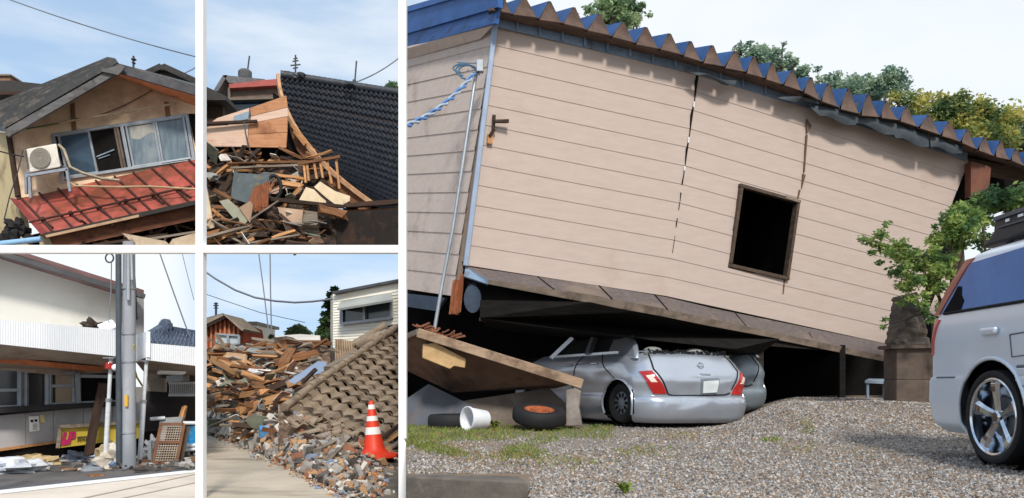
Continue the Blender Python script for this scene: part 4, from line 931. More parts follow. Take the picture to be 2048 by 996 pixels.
# drying pole and strands
dp = MB().tube([g(118, 245, .3), g(200, 232, .32), g(352, 207, .3)], .035, 8)
put(dp, 'drying_pole', mat('cream_pole', S(196, 180, 150), S(150, 130, 104), sc_=2), label='long cream drying pole hung under the gable above the window', cat='pole', smooth=60)
wire('cable', 'thin green cable strung across the cream gable', sagpts(g(48, 258, .08), g(156, 236, .08), .03), .018, mat('green_cable', S(70, 120, 92), S(54, 96, 74)))
wire('cable', 'slack dark cable crossing the cream gable from stud to soffit', sagpts(g(180, 236, .08), g(320, 170, .10), .10), .014)
# red porch roof
pr = root('red_porch_roof', 'slanting red tin porch roof with dark seams below the window', 'porch roof', P(220, 496, 23.0))
RQ = [P(24, 400, 24.1), P(404, 316, 24.5), P(484, 384, 22.75), P(90, 470, 22.35)]
rclip = lambda p: proj(p)[0] > 403
M_red_roof = mat('red_tin', S(188, 96, 84), S(168, 78, 66), sc_=2.2, rough=.5, stain=S(120, 66, 48), ssc=1.1, sth=(.40, .58), bump=.1)
put(MB().grid(lambda u, v: bil(RQ, u, v), 90, 8, skip=rclip, back=V((0, .03, -.06))), 'tin_sheet', M_red_roof, pr)
put(MB().slab([P(22, 399, 24.05), P(36, 402, 23.9), P(98, 468, 22.3), P(86, 474, 22.3)], -.08), 'edge_cap', mat('dark_red_tin', S(142, 52, 40), S(110, 42, 34), sc_=3, rough=.6), pr)
rn = (-away(RQ))
for k in range(10):
    u = .045 + k * .0985; v1 = 1.0
    while proj(bil(RQ, u, v1))[0] > 401: v1 -= .02
    if v1 < .1: continue
    put(MB().beam(bil(RQ, u, 0) + rn * .03, bil(RQ, u, v1) + rn * .03, .05, .06, up=rn), 'seam', mat('seam_brown', S(78, 42, 34), S(54, 30, 26)), pr)
for v in (.70,):
    put(MB().tube([bil(RQ, -.02, v + .02) + rn * .11, bil(RQ, .81, v + .005) + rn * .11], .03, 6), 'snow_bar', MC['seam_brown'], pr)
for k in range(6):
    p = bil(RQ, .05 + k * .14, .70); sb = MB(); sb.beam(p + rn * .02, p + rn * .14, .09, .09); sb.beam(p + rn * .05, bil(RQ, .06 + k * .14, .9) + rn * .03, .05, .04)
    put(sb, 'snow_bracket', MC['seam_brown'], pr)
put(MB().beam(RQ[3] + V((0, -.06, -.04)), bil(RQ, .78, 1) + V((0, -.06, -.04)), .10, .12), 'gutter', mat('gutter_black', S(52, 46, 42), S(36, 32, 30)), pr)
put(MB().beam(P(92, 473, 22.22), P(404, 404, 22.62), .05, .07), 'drip_edge', mat('beige_edge', S(196, 164, 130), S(156, 124, 96), sc_=3), pr)
put(MB().slab([P(98, 474, 22.4), P(404, 406, 22.8), P(404, 437, 22.9), P(128, 495, 22.5), P(108, 496, 22.5)], .08), 'fascia', mat('brown_fascia', S(120, 76, 54), S(84, 52, 38), sc_=2.5, st=(.6, 4, 4), rough=.9, stain=S(60, 38, 30), ssc=1.6), pr)
put(MB().slab([P(78, 470, 22.6), P(108, 478, 22.6), P(108, 500, 22.6), P(80, 500, 22.6)], .3), 'porch_post', mat('pale_post', S(190, 170, 140), S(150, 130, 106), sc_=3, rough=.9), pr)
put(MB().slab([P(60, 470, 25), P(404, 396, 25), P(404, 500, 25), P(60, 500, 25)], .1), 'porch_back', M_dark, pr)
# air conditioner on its stand
ac = root('air_conditioner', 'boxy white air conditioner unit on a small metal stand on the red roof', 'air conditioner', g(90, 390, 1.0))
fq = [P(53, 298, 23.0), P(113, 287, 23.0), P(121, 334, 23.0), P(60, 345, 23.0)]
put(MB().slab(fq, V((-.34, .5, .12))), 'casing', mat('ac_white', S(226, 218, 206), S(212, 204, 192), sc_=3, rough=.6, stain=S(180, 166, 148), ssc=3), ac, bevel=.03)
fm = away(fq) * -1; rot = (-fm).to_track_quat('Z', 'Y').to_matrix().to_4x4()
Mx = Matrix.Translation(bil(fq, .42, .5) + fm * .02) @ rot
put(MB().lathe([(0, 0), (.285, 0), (.30, -.02), (.27, -.03), (0, -.025)], 40, Mx), 'fan_guard', mat('fan_grey', S(150, 142, 130), S(120, 112, 102), sc_=30), ac)
fg_ = MB()
for r_ in (.06, .11, .16, .21, .26): fg_.lathe([(r_, -.028), (r_ + .012, -.034), (r_ + .012, -.028)], 30, Mx)
put(fg_, 'fan_rings', mat('ring_grey', S(120, 114, 106), S(100, 94, 88)), ac)
sd = MB()
for k in range(8):
    a = fq[1].lerp(fq[2], .1 + k * .11); sd.beam(fq[0].lerp(fq[3], .1 + k * .1) + V((-.01, .02, 0)), fq[0].lerp(fq[3], .1 + k * .1) + V((-.24, .32, .08)), .02, .05)
put(sd, 'side_fins', mat('fin_dark', S(110, 104, 98), S(84, 80, 74)), ac)
acs = root('metal_stand', 'low galvanised stand holding up the air conditioner on the red roof', 'stand', P(90, 395, 23.2))
sx = MB(); sx.beam(P(52, 352, 22.95), P(137, 338, 22.95), .07, .08); sx.beam(P(50, 346, 23.6), P(128, 334, 23.6), .06, .07); sx.beam(P(56, 351, 22.95), P(52, 346, 23.6), .05, .06); sx.beam(P(134, 338, 22.95), P(126, 334, 23.6), .05, .06)
put(sx, 'frame', M_alu, acs)
for x0, y0, x1, y1, Y in ((59, 352, 62, 396, 22.95), (134, 339, 141, 383, 22.95), (52, 348, 53, 388, 23.6), (122, 336, 126, 366, 23.6)): put(MB().beam(P(x0, y0, Y), P(x1, y1, Y), .07, .07), 'leg', M_alu, acs)
hp = [P(118, 290, 23.3), P(128, 300, 23.1), P(140, 334, 23.0), P(165, 346, 23.0), P(205, 358, 22.9), P(240, 361, 22.9)]
wire('hose', 'pale insulated hose curling down from the air conditioner to the red roof', hp, .045, mat('pale_hose', S(180, 166, 142), S(130, 118, 100)))
wire('cable', 'cream cable lying along the red porch roof', [P(142, 366, 22.9), P(150, 372, 22.75), P(230, 374, 22.6), P(300, 373, 22.7), P(402, 379, 22.7)], .028, mat('cream_cable', S(204, 178, 138), S(170, 146, 112)))
wire('cable', 'loose grey cable hanging by the left wall below the dark gable corner', [P(46, 300, 23.4), P(34, 350, 23.2), P(20, 390, 23.2), P(8, 440, 23.2)], .016)
wire('cable', 'thin grey cable running level from the left edge to the gable corner', [P(-10, 300, 23.0), P(20, 308, 23.2), P(48, 313, 23.4)], .02)
# debris below
plank(P(248, 486, 22.0), P(404, 462, 22.4), .10, .05, M_woodg, 'broken_board', 'grey board lying slanted under the red porch roof', 'board')
plank(P(190, 490, 22.2), P(330, 470, 22.4), .08, .08, M_woodd, 'broken_board', 'dark thin board behind the pale panels under the porch', 'board')
M_pan = mat('pale_panel', S(206, 186, 160), S(168, 146, 122), sc_=2, rough=.9, stain=S(120, 96, 76), ssc=1.6)
put(MB().slab([P(244, 466, 21.8), P(330, 482, 21.8), P(350, 500, 21.8), P(280, 500, 21.8)], .05), 'fallen_sheet', M_pan, label='pale panel edge lying lowest under the red porch roof', cat='panel')
put(MB().slab([P(345, 478, 21.9), P(404, 462, 22.1), P(404, 500, 22.1), P(330, 500, 21.8)], .05), 'fallen_sheet', M_pan, label='bright crumpled panel at the right end under the porch roof', cat='panel')
mb = MB()
for k in range(60):
    x = random.uniform(110, 400); y = random.uniform(462 - (x - 110) * .12, 498); p = P(x, y, random.uniform(22.6, 24.2)); q_ = p + rv(.5); q_.z = max(q_.z, P(0, 490, q_.y).z); mb.beam(p, q_, random.uniform(.03, .12), random.uniform(.02, .06), jit=.02)
put(mb, 'porch_debris', mat('brown_debris', S(110, 82, 62), S(64, 48, 38), sc_=3, rough=.9), kind='stuff')
mb = MB()
for x, y, r_ in ((22, 452, 11), (38, 446, 9), (46, 460, 12), (30, 470, 13), (12, 474, 13), (58, 478, 10)): mb.blob(P(x, y, 23.3), (r_ / 68,) * 3, 8, .9)
put(mb, 'black_rubble', mat('black_rubble', S(42, 40, 40), S(28, 26, 26), rough=.9), kind='stuff')
wire('blue_pipe', 'pale blue plastic pipe lying at the lower left below the red roof', [P(-14, 489, 21.8), P(40, 483, 21.9), P(82, 478, 22.0)], .075, mat('pale_blue_pipe', S(150, 190, 224), S(126, 168, 206), rough=.35))
# neighbours and wires
nb = root('neighbour_house', 'low dark roofed house with grey panels at the left behind the gabled house', 'house', P(30, 330, 33))
put(MB().slab([P(-60, 188, 32), P(58, 186, 32), P(58, 330, 32), P(-60, 330, 32)], .5), 'wall', mat('grey_panel', S(186, 184, 176), S(160, 158, 152), sc_=2), nb)
put(MB().slab([P(-60, 162, 31), P(20, 161, 31), P(106, 170, 31), P(112, 178, 31), P(60, 190, 31), P(-60, 190, 31)], 3), 'roof', mat('black_tiles', S(66, 62, 60), S(44, 42, 40), sc_=12, bump=.5), nb)
put(MB().beam(P(-60, 187, 30.9), P(70, 187, 30.9), .12, .12).beam(P(36, 188, 31.9), P(36, 230, 31.9), .1, .1), 'trim', M_woodd, nb)
put(MB().slab([P(-20, 149, 34), P(20, 149, 34), P(20, 163, 34), P(-20, 163, 34)], .6), 'chimney', mat('brown_chimney', S(146, 112, 90), S(116, 88, 70)), nb)
put(MB().slab([P(-20, 148, 33.9), P(21, 148, 33.9), P(21, 151, 33.9), P(-20, 151, 33.9)], .8), 'chimney_cap', M_woodg, nb)
rb2 = root('rear_house', 'dark tiled roof with a ridge ornament peeking up behind the gable', 'house', P(330, 300, 32))
put(MB().slab([P(292, 150, 31), P(322, 136, 31), P(331, 136, 31), P(402, 172, 31), P(402, 200, 31), P(292, 200, 31)], 3), 'roof', MC['black_tiles'], rb2)
put(MB().beam(P(290, 150, 30.9), P(324, 134, 30.9), .22, .22).beam(P(328, 134, 30.9), P(402, 168, 30.9), .22, .22), 'ridge', MC['black_tiles'], rb2)
put(MB().slab([P(319, 140, 30.8), P(320, 130, 30.8), P(326, 127, 30.8), P(332, 131, 30.8), P(333, 141, 30.8)], .4), 'ridge_ornament', MC['black_tiles'], rb2, bevel=.03)
put(MB().slab([P(300, 195, 31.5), P(402, 195, 31.5), P(402, 330, 31.5), P(300, 330, 31.5)], .3), 'wall', M_creaml, rb2)
at = MB(); at.beam(P(267, 150, 31), P(267, 112, 31), .06, .06); at.beam(P(264, 120, 31), P(271, 118, 31), .18, .05); at.beam(P(265, 126, 31), P(270, 126, 31), .15, .04)
put(at, 'aerial', M_wire, label='small dark aerial on the roof right of the gable top', cat='aerial')
wire('power_wire', 'overhead wire crossing the sky above the gabled house', sagpts(P(0, -8, 30), P(402, 116, 30), .12), .022, mat('wire_grey', S(120, 126, 136), S(104, 110, 120)))
wire('power_wire', 'short wire rising from the ornamented roof to the right edge', sagpts(P(352, 152, 31), P(402, 128, 31), .05), .02, MC['wire_grey'])

# ================================================================== TOP MIDDLE VIEW: fallen tile roof and broken boards
M_tile = mat('black_glazed_tile', S(62, 66, 74), S(42, 45, 51), sc_=7, rough=.38, spec=.5, bump=.15, stain=S(92, 88, 84), ssc=3, sth=(.58, .76))
tr = root('fallen_tile_roof', 'big black tiled roof slumped to the ground with a bare wooden verge', 'roof', P(700, 450, 25))
TQ = [P(561, 153, 26.5), P(905, 206, 28.5), P(1030, 590, 21.6), P(748, 408, 23.6)]
def tf(u, v):
    p = bil(TQ, u, v); k = 4 * v * (1 - v)
    return p + V((-.62 * k * (1 - .6 * u), 0, -.10 * k))
tn = -away(TQ)
tiles_m = tiles(MB(), tf, tn, 21, 36, .055, .09, skip=lambda p: proj(p)[0] > 803, edge=.10, res=5)
put(tiles_m, 'tiles', M_tile, tr, smooth=50)
put(MB().grid(lambda u, v: tf(u * .72, v) - tn * .03, 60, 24, skip=lambda p: proj(p)[0] > 803), 'roof_deck', M_woodd, tr)
rg = MB()
for k in range(30):
    a, b = tf(k / 34, 0), tf((k + 1) / 34, 0)
    if proj(b)[0] > 803: break
    rg.tube([a + tn * .07, b + tn * .07], [.15, .14], 8)
put(rg, 'ridge_tiles', M_tile, tr, smooth=50)
vb = MB(); vc = [tf(0, i / 24) for i in range(25)]
for i in range(24): vb.beam(vc[i] + tn * .02 + V((-.06, -.1, 0)), vc[i + 1] + tn * .02 + V((-.06, -.1, 0)), .10, .12)
put(vb, 'verge_board', mat('pale_verge_wood', S(204, 160, 122), S(160, 118, 86), sc_=4, rough=.85), tr)
vb = MB()
for i in range(6, 24):
    o1, o2 = (lerp(.12, .52, min(1, (k - 6) / 6)) for k in (i, i + 1)); vb.slab([vc[i] + V((-.08, .0, -.03)), vc[i + 1] + V((-.08, .0, -.03)), vc[i + 1] + V((-o2 * .55, .1, -o2 * .5)), vc[i] + V((-o1 * .55, .1, -o1 * .5))], .06)
put(vb, 'barge_board', mat('brown_barge', S(150, 100, 68), S(100, 66, 46), sc_=4, st=(1, 1, 5), rough=.9, bump=.3), tr)
ra_ = MB()
for o_, x0, y0, x1, y1 in ((0, 585, 250, 625, 300), (0, 590, 262, 612, 290), (0, 610, 285, 640, 312)): ra_.beam(P(x0, y0, 24.9), P(x1, y1, 24.7), .12, .1)
put(ra_, 'rafter_end', M_woodo, tr)
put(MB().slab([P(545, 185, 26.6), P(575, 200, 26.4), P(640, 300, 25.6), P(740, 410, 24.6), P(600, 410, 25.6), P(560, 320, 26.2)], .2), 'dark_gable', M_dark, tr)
for x, y in ((575, 149), (590, 152), (602, 151), (700, 170)): put(MB().blob(P(x, y, 26.6), (.2, .2, .10), 8, .5), 'loose_tile', M_tile, tr)
# boarded wall
bw_ = root('boarded_wall', 'broken reddish plank wall hanging level to the left of the tile roof', 'wall', P(490, 300, 24.4))
M_pl = mat('pinkish_planks', S(222, 194, 174), S(200, 166, 144), sc_=2, st=(.5, 5, 8), rough=.85, bump=.2, stain=S(170, 124, 96), ssc=1.1, sth=(.56, .8))
M_pl2 = mat('orange_planks', S(200, 146, 108), S(170, 116, 80), sc_=2, st=(.5, 5, 8), rough=.85, bump=.2, stain=S(128, 80, 54), ssc=1.1)
for q4, m_ in (([(400, 254), (497, 248), (494, 293), (400, 293)], M_pl), ([(498, 247), (575, 233), (574, 264), (497, 268)], M_pl2), ([(497, 269), (574, 265), (572, 295), (494, 294)], M_pl2), ([(500, 216), (572, 191), (575, 214), (502, 232)], M_pl2), ([(502, 233), (575, 215), (576, 232), (500, 246)], M_pl), ([(435, 236), (498, 216), (498, 240), (420, 246)], M_pl)):
    put(MB().slab([P(x, y, 24.4) for x, y in q4], .06), 'plank', m_, bw_)
put(MB().slab([P(468, 232, 24.33), P(498, 222, 24.33), P(496, 238, 24.33), P(466, 243, 24.33)], .03), 'small_window', mat('pale_blue_window', S(150, 168, 180), S(120, 138, 150), rough=.3), bw_)
put(MB().beam(P(400, 248, 24.2), P(515, 243, 24.3), .10, .07, jit=.01), 'rail', M_woodd, bw_)
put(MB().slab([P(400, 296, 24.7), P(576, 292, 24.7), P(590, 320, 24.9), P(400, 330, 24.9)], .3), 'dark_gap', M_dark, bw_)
wire('cable', 'slack black cable hanging down over the reddish plank wall', [P(488, 244, 24.2), P(492, 270, 24.2), P(500, 300, 24.0), P(512, 316, 23.9)], .02)
# houses behind
bh = root('rear_house', 'cream walled house with a grey roof and a red lower roof behind the planks', 'house', P(490, 300, 34))
put(MB().slab([P(432, 180, 34), P(450, 162, 34), P(520, 170, 34), P(575, 175, 34), P(575, 270, 34), P(432, 270, 34)], .5), 'wall', mat('beige_wall', S(188, 162, 136), S(160, 136, 112), sc_=2, rough=.9), bh)
put(MB().slab([P(426, 182, 33), P(446, 150, 33), P(455, 150, 33), P(436, 182, 33)], 2).slab([P(446, 150, 33), P(528, 158, 33), P(560, 172, 33), P(458, 166, 33)], 2), 'roof', mat('grey_slate', S(112, 110, 112), S(88, 86, 88), sc_=6), bh)
put(MB().slab([P(458, 168, 32), P(528, 160, 32), P(562, 157, 32), P(562, 170, 32), P(458, 176, 32)], .5), 'red_roof', mat('dull_red_roof', S(178, 92, 84), S(150, 76, 68), sc_=3, rough=.7), bh)
put(MB().slab([P(458, 177, 32.3), P(562, 171, 32.3), P(562, 196, 32.3), P(458, 198, 32.3)], .2), 'upper_wall', mat('brown_grey_wall', S(124, 104, 90), S(98, 82, 70)), bh)
put(MB().slab([P(458, 199, 32.4), P(562, 197, 32.4), P(562, 240, 32.4), P(458, 240, 32.4)], .2), 'dark_windows', M_glass, bh)
put(MB().beam(P(455, 199, 32.2), P(562, 196, 32.2), .14, .1).beam(P(459, 176, 32.2), P(459, 226, 32.2), .1, .1), 'trim', M_woodg, bh)
ls_ = root('dark_shed', 'dark brown shed roof at the left edge beside the cream house', 'shed', P(425, 300, 30))
put(MB().slab([P(398, 166, 29), P(452, 192, 29), P(452, 200, 29), P(398, 200, 29)], 2), 'roof', MC['black_tiles'], ls_)
put(MB().slab([P(398, 201, 29.6), P(446, 201, 29.6), P(446, 290, 29.6), P(398, 290, 29.6)], .3), 'wall', mat('umber_boards', S(78, 62, 52), S(54, 42, 36), sc_=3, st=(4, 4, .6)), ls_)
tk = MB().lathe([(0, 0), (.26, 0), (.28, .06), (.28, .3), (.2, .38), (0, .40)], 20, Matrix.Translation(P(490, 158, 33.5)))
put(tk, 'water_tank', mat('tank_grey', S(96, 98, 100), S(76, 78, 80)), label='round grey tank on top of the grey roof', cat='tank', smooth=40)
at = MB(); at.beam(P(494, 150, 33.6), P(499, 112, 33.6), .05, .05).beam(P(493, 142, 33.6), P(497, 140, 33.6), .1, .1)
put(at, 'aerial', M_wire, label='leaning rod aerial beside the round tank', cat='aerial')
at = MB(); at.beam(P(591, 153, 30), P(591, 110, 30), .05, .05)
for y, d_ in ((117, 4), (122, 6), (130, 10), (136, 5)): at.beam(P(591 - d_, y + 1, 30), P(591 + d_, y - 1, 30), .04, .04)
put(at, 'aerial', M_wire, label='branched television aerial above the top corner of the tile roof', cat='aerial')
at = MB(); at.beam(P(709, 172, 30), P(713, 122, 30), .05, .05).beam(P(708, 172, 30), P(709, 160, 30), .12, .12)
put(at, 'aerial', M_wire, label='single thin pole aerial on the ridge of the tile roof', cat='aerial')
wire('power_wire', 'wire rising from the roof ridge to the upper right edge of the sky', sagpts(P(712, 164, 30), P(803, 112, 30), .1), .022, MC['wire_grey'])
p_ = P(782, 400, 44)
tree('tree', 'dark round treetop peeking over the black tile roof', p_, pxblobs([(782, 176, 12, 0), (770, 182, 9, 0), (792, 180, 10, .3), (788, 170, 7, 0)], 44), 900, .14, tg, .3)
# wooden frame, slabs and planks of the heap
fr_ = root('slatted_frame', 'upright frame of orange timber slats beside the tile roof', 'frame', P(645, 370, 23.6))
for x0, y0, x1, y1 in ((608, 325, 612, 366), (614, 324, 618, 362), (628, 323, 634, 358), (640, 320, 646, 356), (654, 319, 664, 368), (672, 316, 679, 378)):
    put(MB().beam(P(x0, y0, 23.5), P(x1, y1, 23.5), .085, .06), 'slat', M_woodo, fr_)
put(MB().beam(P(596, 328, 23.45), P(680, 313, 23.4), .07, .08), 'top_rail', M_wood, fr_)
M_cr = mat('cream_slab', S(232, 212, 180), S(212, 188, 154), sc_=3, rough=.9, bump=.1, stain=S(150, 116, 88), ssc=1.4, sth=(.6, .7))
put(MB().slab([P(x, y, 23.0) for x, y in ((640, 363), (670, 382), (700, 392), (699, 402), (682, 411), (672, 410), (656, 398), (628, 374))], .07), 'plaster_slab', M_cr, label='large cream plaster slab with a notched right end on the heap', cat='plaster slab')
put(MB().slab([P(x, y, 22.8) for x, y in ((612, 374), (628, 379), (640, 392), (652, 402), (650, 412), (618, 404), (597, 402))], .07), 'plaster_slab', M_cr, label='smaller cream plaster slab in front of the notched slab', cat='plaster slab')
put(MB().slab([P(x, y, 22.4) for x, y in ((555, 414), (606, 420), (604, 440), (598, 476), (578, 478), (566, 446))], .06), 'board', mat('pinkish_board', S(198, 168, 142), S(168, 138, 114), sc_=2, rough=.9), label='pale pinkish board hanging under the dark beam in the heap', cat='board')
put(MB().slab([P(x, y, 22.5) for x, y in ((606, 420), (634, 424), (640, 480), (600, 478))], .06), 'board', M_woodg, label='streaked grey brown board right of the pinkish board', cat='board')
put(MB().slab([P(x, y, 22.9) for x, y in ((468, 345), (540, 350), (536, 376), (510, 395), (494, 406), (462, 396), (464, 372))], .06), 'sheet', mat('dark_blue_sheet', S(96, 106, 108), S(70, 78, 82), sc_=2, rough=.6, stain=S(150, 140, 92), ssc=1.3), label='crumpled dark blue green sheet in the middle of the heap', cat='sheet')
put(MB().slab([P(x, y, 22.5) for x, y in ((438, 402), (456, 398), (500, 436), (490, 448), (470, 440))], .05), 'board', mat('green_grey_board', S(170, 168, 146), S(136, 134, 116), sc_=2), label='pale green grey board tipped forward at the left of the heap', cat='board')
put(MB().slab([P(x, y, 22.45) for x, y in ((478, 415), (500, 402), (506, 410), (500, 446))], .05), 'board', mat('tan_board', S(176, 146, 120), S(146, 116, 94), sc_=2), label='small tan board leaning beside the green grey board', cat='board')
put(MB().slab([P(x, y, 22.4) for x, y in ((402, 360), (410, 360), (428, 455), (402, 462))], .06), 'board', mat('bleached_board', S(222, 204, 176), S(190, 168, 138), sc_=3, st=(6, 6, .8), rough=.9, stain=S(130, 104, 80), ssc=2), label='bleached upright board at the left edge of the heap', cat='board')
mb = MB()
for k in range(60):
    x = random.uniform(508, 540); p = P(x, 362 + (540 - x) * .4, 22.75); mb.beam(p, p + V((random.uniform(-.2, .1), -.05, -.55 - random.random() * .25)), .035, .03, jit=.01)
put(mb, 'splintered_lath', mat('red_brown_lath', S(160, 96, 62), S(112, 66, 44), sc_=4, st=(4, 4, 1)), label='bundle of splintered red brown laths in the middle of the heap', cat='laths')
put(MB().tube([P(548 + 14 * math.cos(a), 375 + 24 * math.sin(a), 22.85) for a in [i * .33 - 2.2 for i in range(15)]], .05, 8), 'bent_hose', M_black, label='bent black hose arching over the heap beside the laths', cat='hose', smooth=60)
for i, (x0, y0, x1, y1, Y, w_, m_, lb_) in enumerate((
    (543, 399, 690, 414, 22.6, .16, M_woodd, 'long dark beam lying across the heap below the plaster slabs'),
    (640, 418, 690, 430, 22.35, .34, M_wood, 'thick reddish beam end at the right of the heap'),
    (455, 327, 615, 323, 23.9, .10, M_wood, 'long level reddish beam under the plank wall'),
    (462, 336, 612, 330, 23.7, .09, M_woodg, 'grey beam just below the long level reddish beam'),
    (552, 350, 606, 357, 23.4, .12, M_woodo, 'upper of two short orange boards left of the slatted frame'),
    (562, 366, 604, 372, 23.3, .22, M_woodo, 'lower and wider of two short orange boards left of the slatted frame'),
    (690, 412, 806, 404, 22.7, .20, M_woodd, 'dark eave beam at the foot of the tile roof'),
    (690, 424, 806, 418, 22.9, .12, M_wood, 'reddish beam under the dark eave beam'),
    (434, 437, 570, 465, 22.1, .07, M_wood, 'long thin reddish lath crossing the front of the heap'),
    (402, 478, 500, 452, 22.0, .10, M_woodg, 'grey timber slanting up from the lower left corner of the heap'),
    (500, 440, 556, 402, 22.3, .07, M_woodg, 'thin grey pole rising towards the dark beam'),
    (404, 472, 440, 462, 22.05, .16, M_wood, 'short reddish block at the lower left of the heap'),
    (560, 296, 606, 318, 24.2, .14, M_wood, 'reddish brown board slanting under the corner of the tile roof'),
    (430, 380, 462, 398, 22.9, .16, M_wood, 'short brown board left of the crumpled sheet'),
    (470, 490, 600, 470, 22.0, .08, M_woodg, 'grey lath along the bottom edge of the heap'))):
    plank(P(x0, y0, Y), P(x1, y1, Y), w_, w_ * .6, m_, 'broken_timber', lb_, 'timber')
TMP = [(x, y) for x in range(0)]
def tmY(y): return lerp(24.4, 22.0, ss(300, 495, y))
mb = MB(); mb.grid(lambda u, v: P(lerp(398, 672, u), lerp(318, 497, v), tmY(lerp(318, 500, v)) + .45 + .5 * noise.noise(V((u * 14, v * 9, 3)))), 60, 30, back=V((0, .3, -.1)))
put(mb, 'rubble', mat('dark_rubble', S(72, 56, 46), S(40, 32, 28), sc_=9, rough=.95, bump=.6, stain=S(140, 100, 72), ssc=6, sth=(.58, .66)), kind='stuff')
for k in range(130):
    x = random.uniform(404, 640); y = random.uniform(300, 492)
    if 460 < x < 540 and 345 < y < 440 or (590 < x < 700 and 355 < y < 412): continue
    Y = tmY(y) + random.uniform(-.1, .35); p = P(x, y, Y); L_ = random.uniform(.25, 1.1); a = random.gauss(0, .5)
    d = V((math.cos(a), random.uniform(-.3, .3), math.sin(a))) * L_ / 2; wd = random.uniform(.03, .13)
    plank(p - d, p + d, wd, wd * random.uniform(.3, .8), random.choice((M_wood, M_woodd, M_woodd, M_woodg, M_wood, M_woodo)), 'splintered_board', 'splintered loose board of the heap below the plank wall', 'board', 'splintered boards of the heap below the plank wall', roll=random.uniform(0, 3), jit=.015)
put(MB().slab([P(730, 398, 24.2), P(806, 390, 24.6), P(806, 440, 24.6), P(640, 440, 24.2)], .2), 'dark_eave_backing', M_dark, tr)  # added near-black backing hides the sky under the eave
put(MB().slab([P(x, y, 22.6) for x, y in ((672, 432), (690, 424), (806, 416), (806, 500), (660, 500), (664, 462))], .5), 'low_dark_wall', mat('blackish_wall', S(44, 36, 32), S(28, 24, 22), sc_=4, st=(4, 4, .7), rough=.95, bump=.5, stain=S(70, 48, 36), ssc=2), label='low dark brown wall below the eave of the tile roof', cat='wall')  # very dark brown colour with a redder stain
# ================================================================== BOTTOM LEFT VIEW: shop with sagging awnings along the street
FYs = lambda px: 10.6 + px / 240 * 1.3               # fascia of the awning
WYs = lambda px: 12.0 + px / 240 * 1.25               # shop front behind it
M_roadL = mat('bright_road', S(226, 214, 200), S(204, 192, 178), sc_=1.2, rough=.9, bump=.2, bsc=60, stain=S(184, 172, 158), ssc=.7, sst=(.4, 1, 1))
M_walk = mat('dark_pavement', S(112, 108, 106), S(90, 86, 84), sc_=2, rough=.92, bump=.3, bsc=40, stain=S(76, 72, 68), ssc=1.2)
def gl(px, py, z=ZL): return G(px, py, z)
put(MB().slab([gl(-60, 985), gl(392, 940), gl(398, 899), gl(-60, 899)], V((0, 0, -.12))), 'pavement', M_walk, kind='structure')
def sheet(pts, dz): return MB().add([p + V((0, 0, dz)) for p in pts], [list(range(len(pts)))])
put(sheet([gl(-60, 992.6), gl(404, 942.8), gl(404, 1100), gl(-60, 1100)], .004), 'road', M_roadL, kind='structure')
put(sheet([gl(-60, 988), gl(404, 938.6), gl(404, 944.4), gl(-60, 996)], .009), 'road_line', mat('line_white', S(246, 246, 246), S(226, 226, 224), sc_=4), kind='structure')
put(sheet([gl(-60, 982), gl(404, 935), gl(404, 938.8), gl(-60, 988.3)], .006), 'gutter_strip', mat('gutter_grey', S(104, 104, 108), S(84, 84, 88)), kind='structure')
for y0, y1 in ((1013, 968), (1030, 985)):
    put(sheet([gl(100, y0 - 2.5), gl(404, y1 - 22), gl(404, y1 - 20.8), gl(100, y0)], .009), 'road_seam', mat('seam_tan', S(176, 160, 144), S(190, 176, 160)), kind='structure')
sh = root('shop_building', 'cream shop building with a sagging white ribbed awning over dark windows', 'building', P(120, 900, 14.5))
M_cw = mat('cream_wall', S(216, 214, 206), S(205, 203, 195), sc_=.8, rough=.9, stain=S(196, 190, 174), ssc=.7)
w3 = lambda x, y, d=0: P(x, y, WYs(x) - d)
put(MB().slab([w3(-60, 496), w3(-4, 505), w3(288, 592), w3(288, 668), w3(-60, 650)], .2), 'upper_wall', M_cw, sh)
put(MB().slab([w3(262, 585, .05), w3(288, 592, .05), w3(288, 672, .05), w3(270, 672, .05)], .1), 'end_wall', mat('grey_end', S(150, 150, 150), S(120, 120, 122), sc_=2), sh)
put(MB().slab([w3(-60, 478, .5), w3(34, 500, .5), w3(288, 580, .5), w3(288, 590, .5), w3(20, 505, .5), w3(-60, 486, .5)], .7), 'roof_edge', mat('maroon_roof', S(128, 98, 96), S(100, 76, 76), sc_=3), sh)
put(MB().beam(w3(-60, 489, .45), w3(288, 593, .45), .10, .07), 'roof_gutter', mat('dark_gutter', S(92, 92, 94), S(70, 70, 72)), sh)
rib = mat('white_ribbed', S(250, 252, 255), S(244, 247, 252), sc_=2, rough=.5, stain=S(226, 226, 226), ssc=1.2, sth=(.6, .85))
def ribbed(c4, n, amp=.02):
    return MB().grid(lambda u, v: bil(c4, u, v) + V((0, -amp * (1 if (int(u * n * 4) % 4) < 3 else 0), 0)), n * 4, 1, back=V((0, .10, 0)))
aw = put(ribbed([P(-60, 634, 10.3), P(236, 660, 11.85), P(236, 713, 11.85), P(-60, 682, 10.3)], 62), 'awning_fascia', rib, sh)
put(MB().slab([P(206, 664, 11.7), P(235, 653, 11.8), P(236, 662, 11.86), P(206, 666, 11.7)], .2), 'awning_upstand', rib, aw)
M_sof = mat('soffit_grey', S(176, 160, 146), S(150, 136, 124), sc_=1.5, rough=.95, stain=S(124, 104, 88), ssc=1.4)
put(MB().slab([P(-60, 681, 10.35), P(236, 712, 11.9), P(236, 744, 13.2), P(130, 752, 12.6), P(-60, 734, 11.6)], V((0, 0, .08))), 'soffit', M_sof, aw)
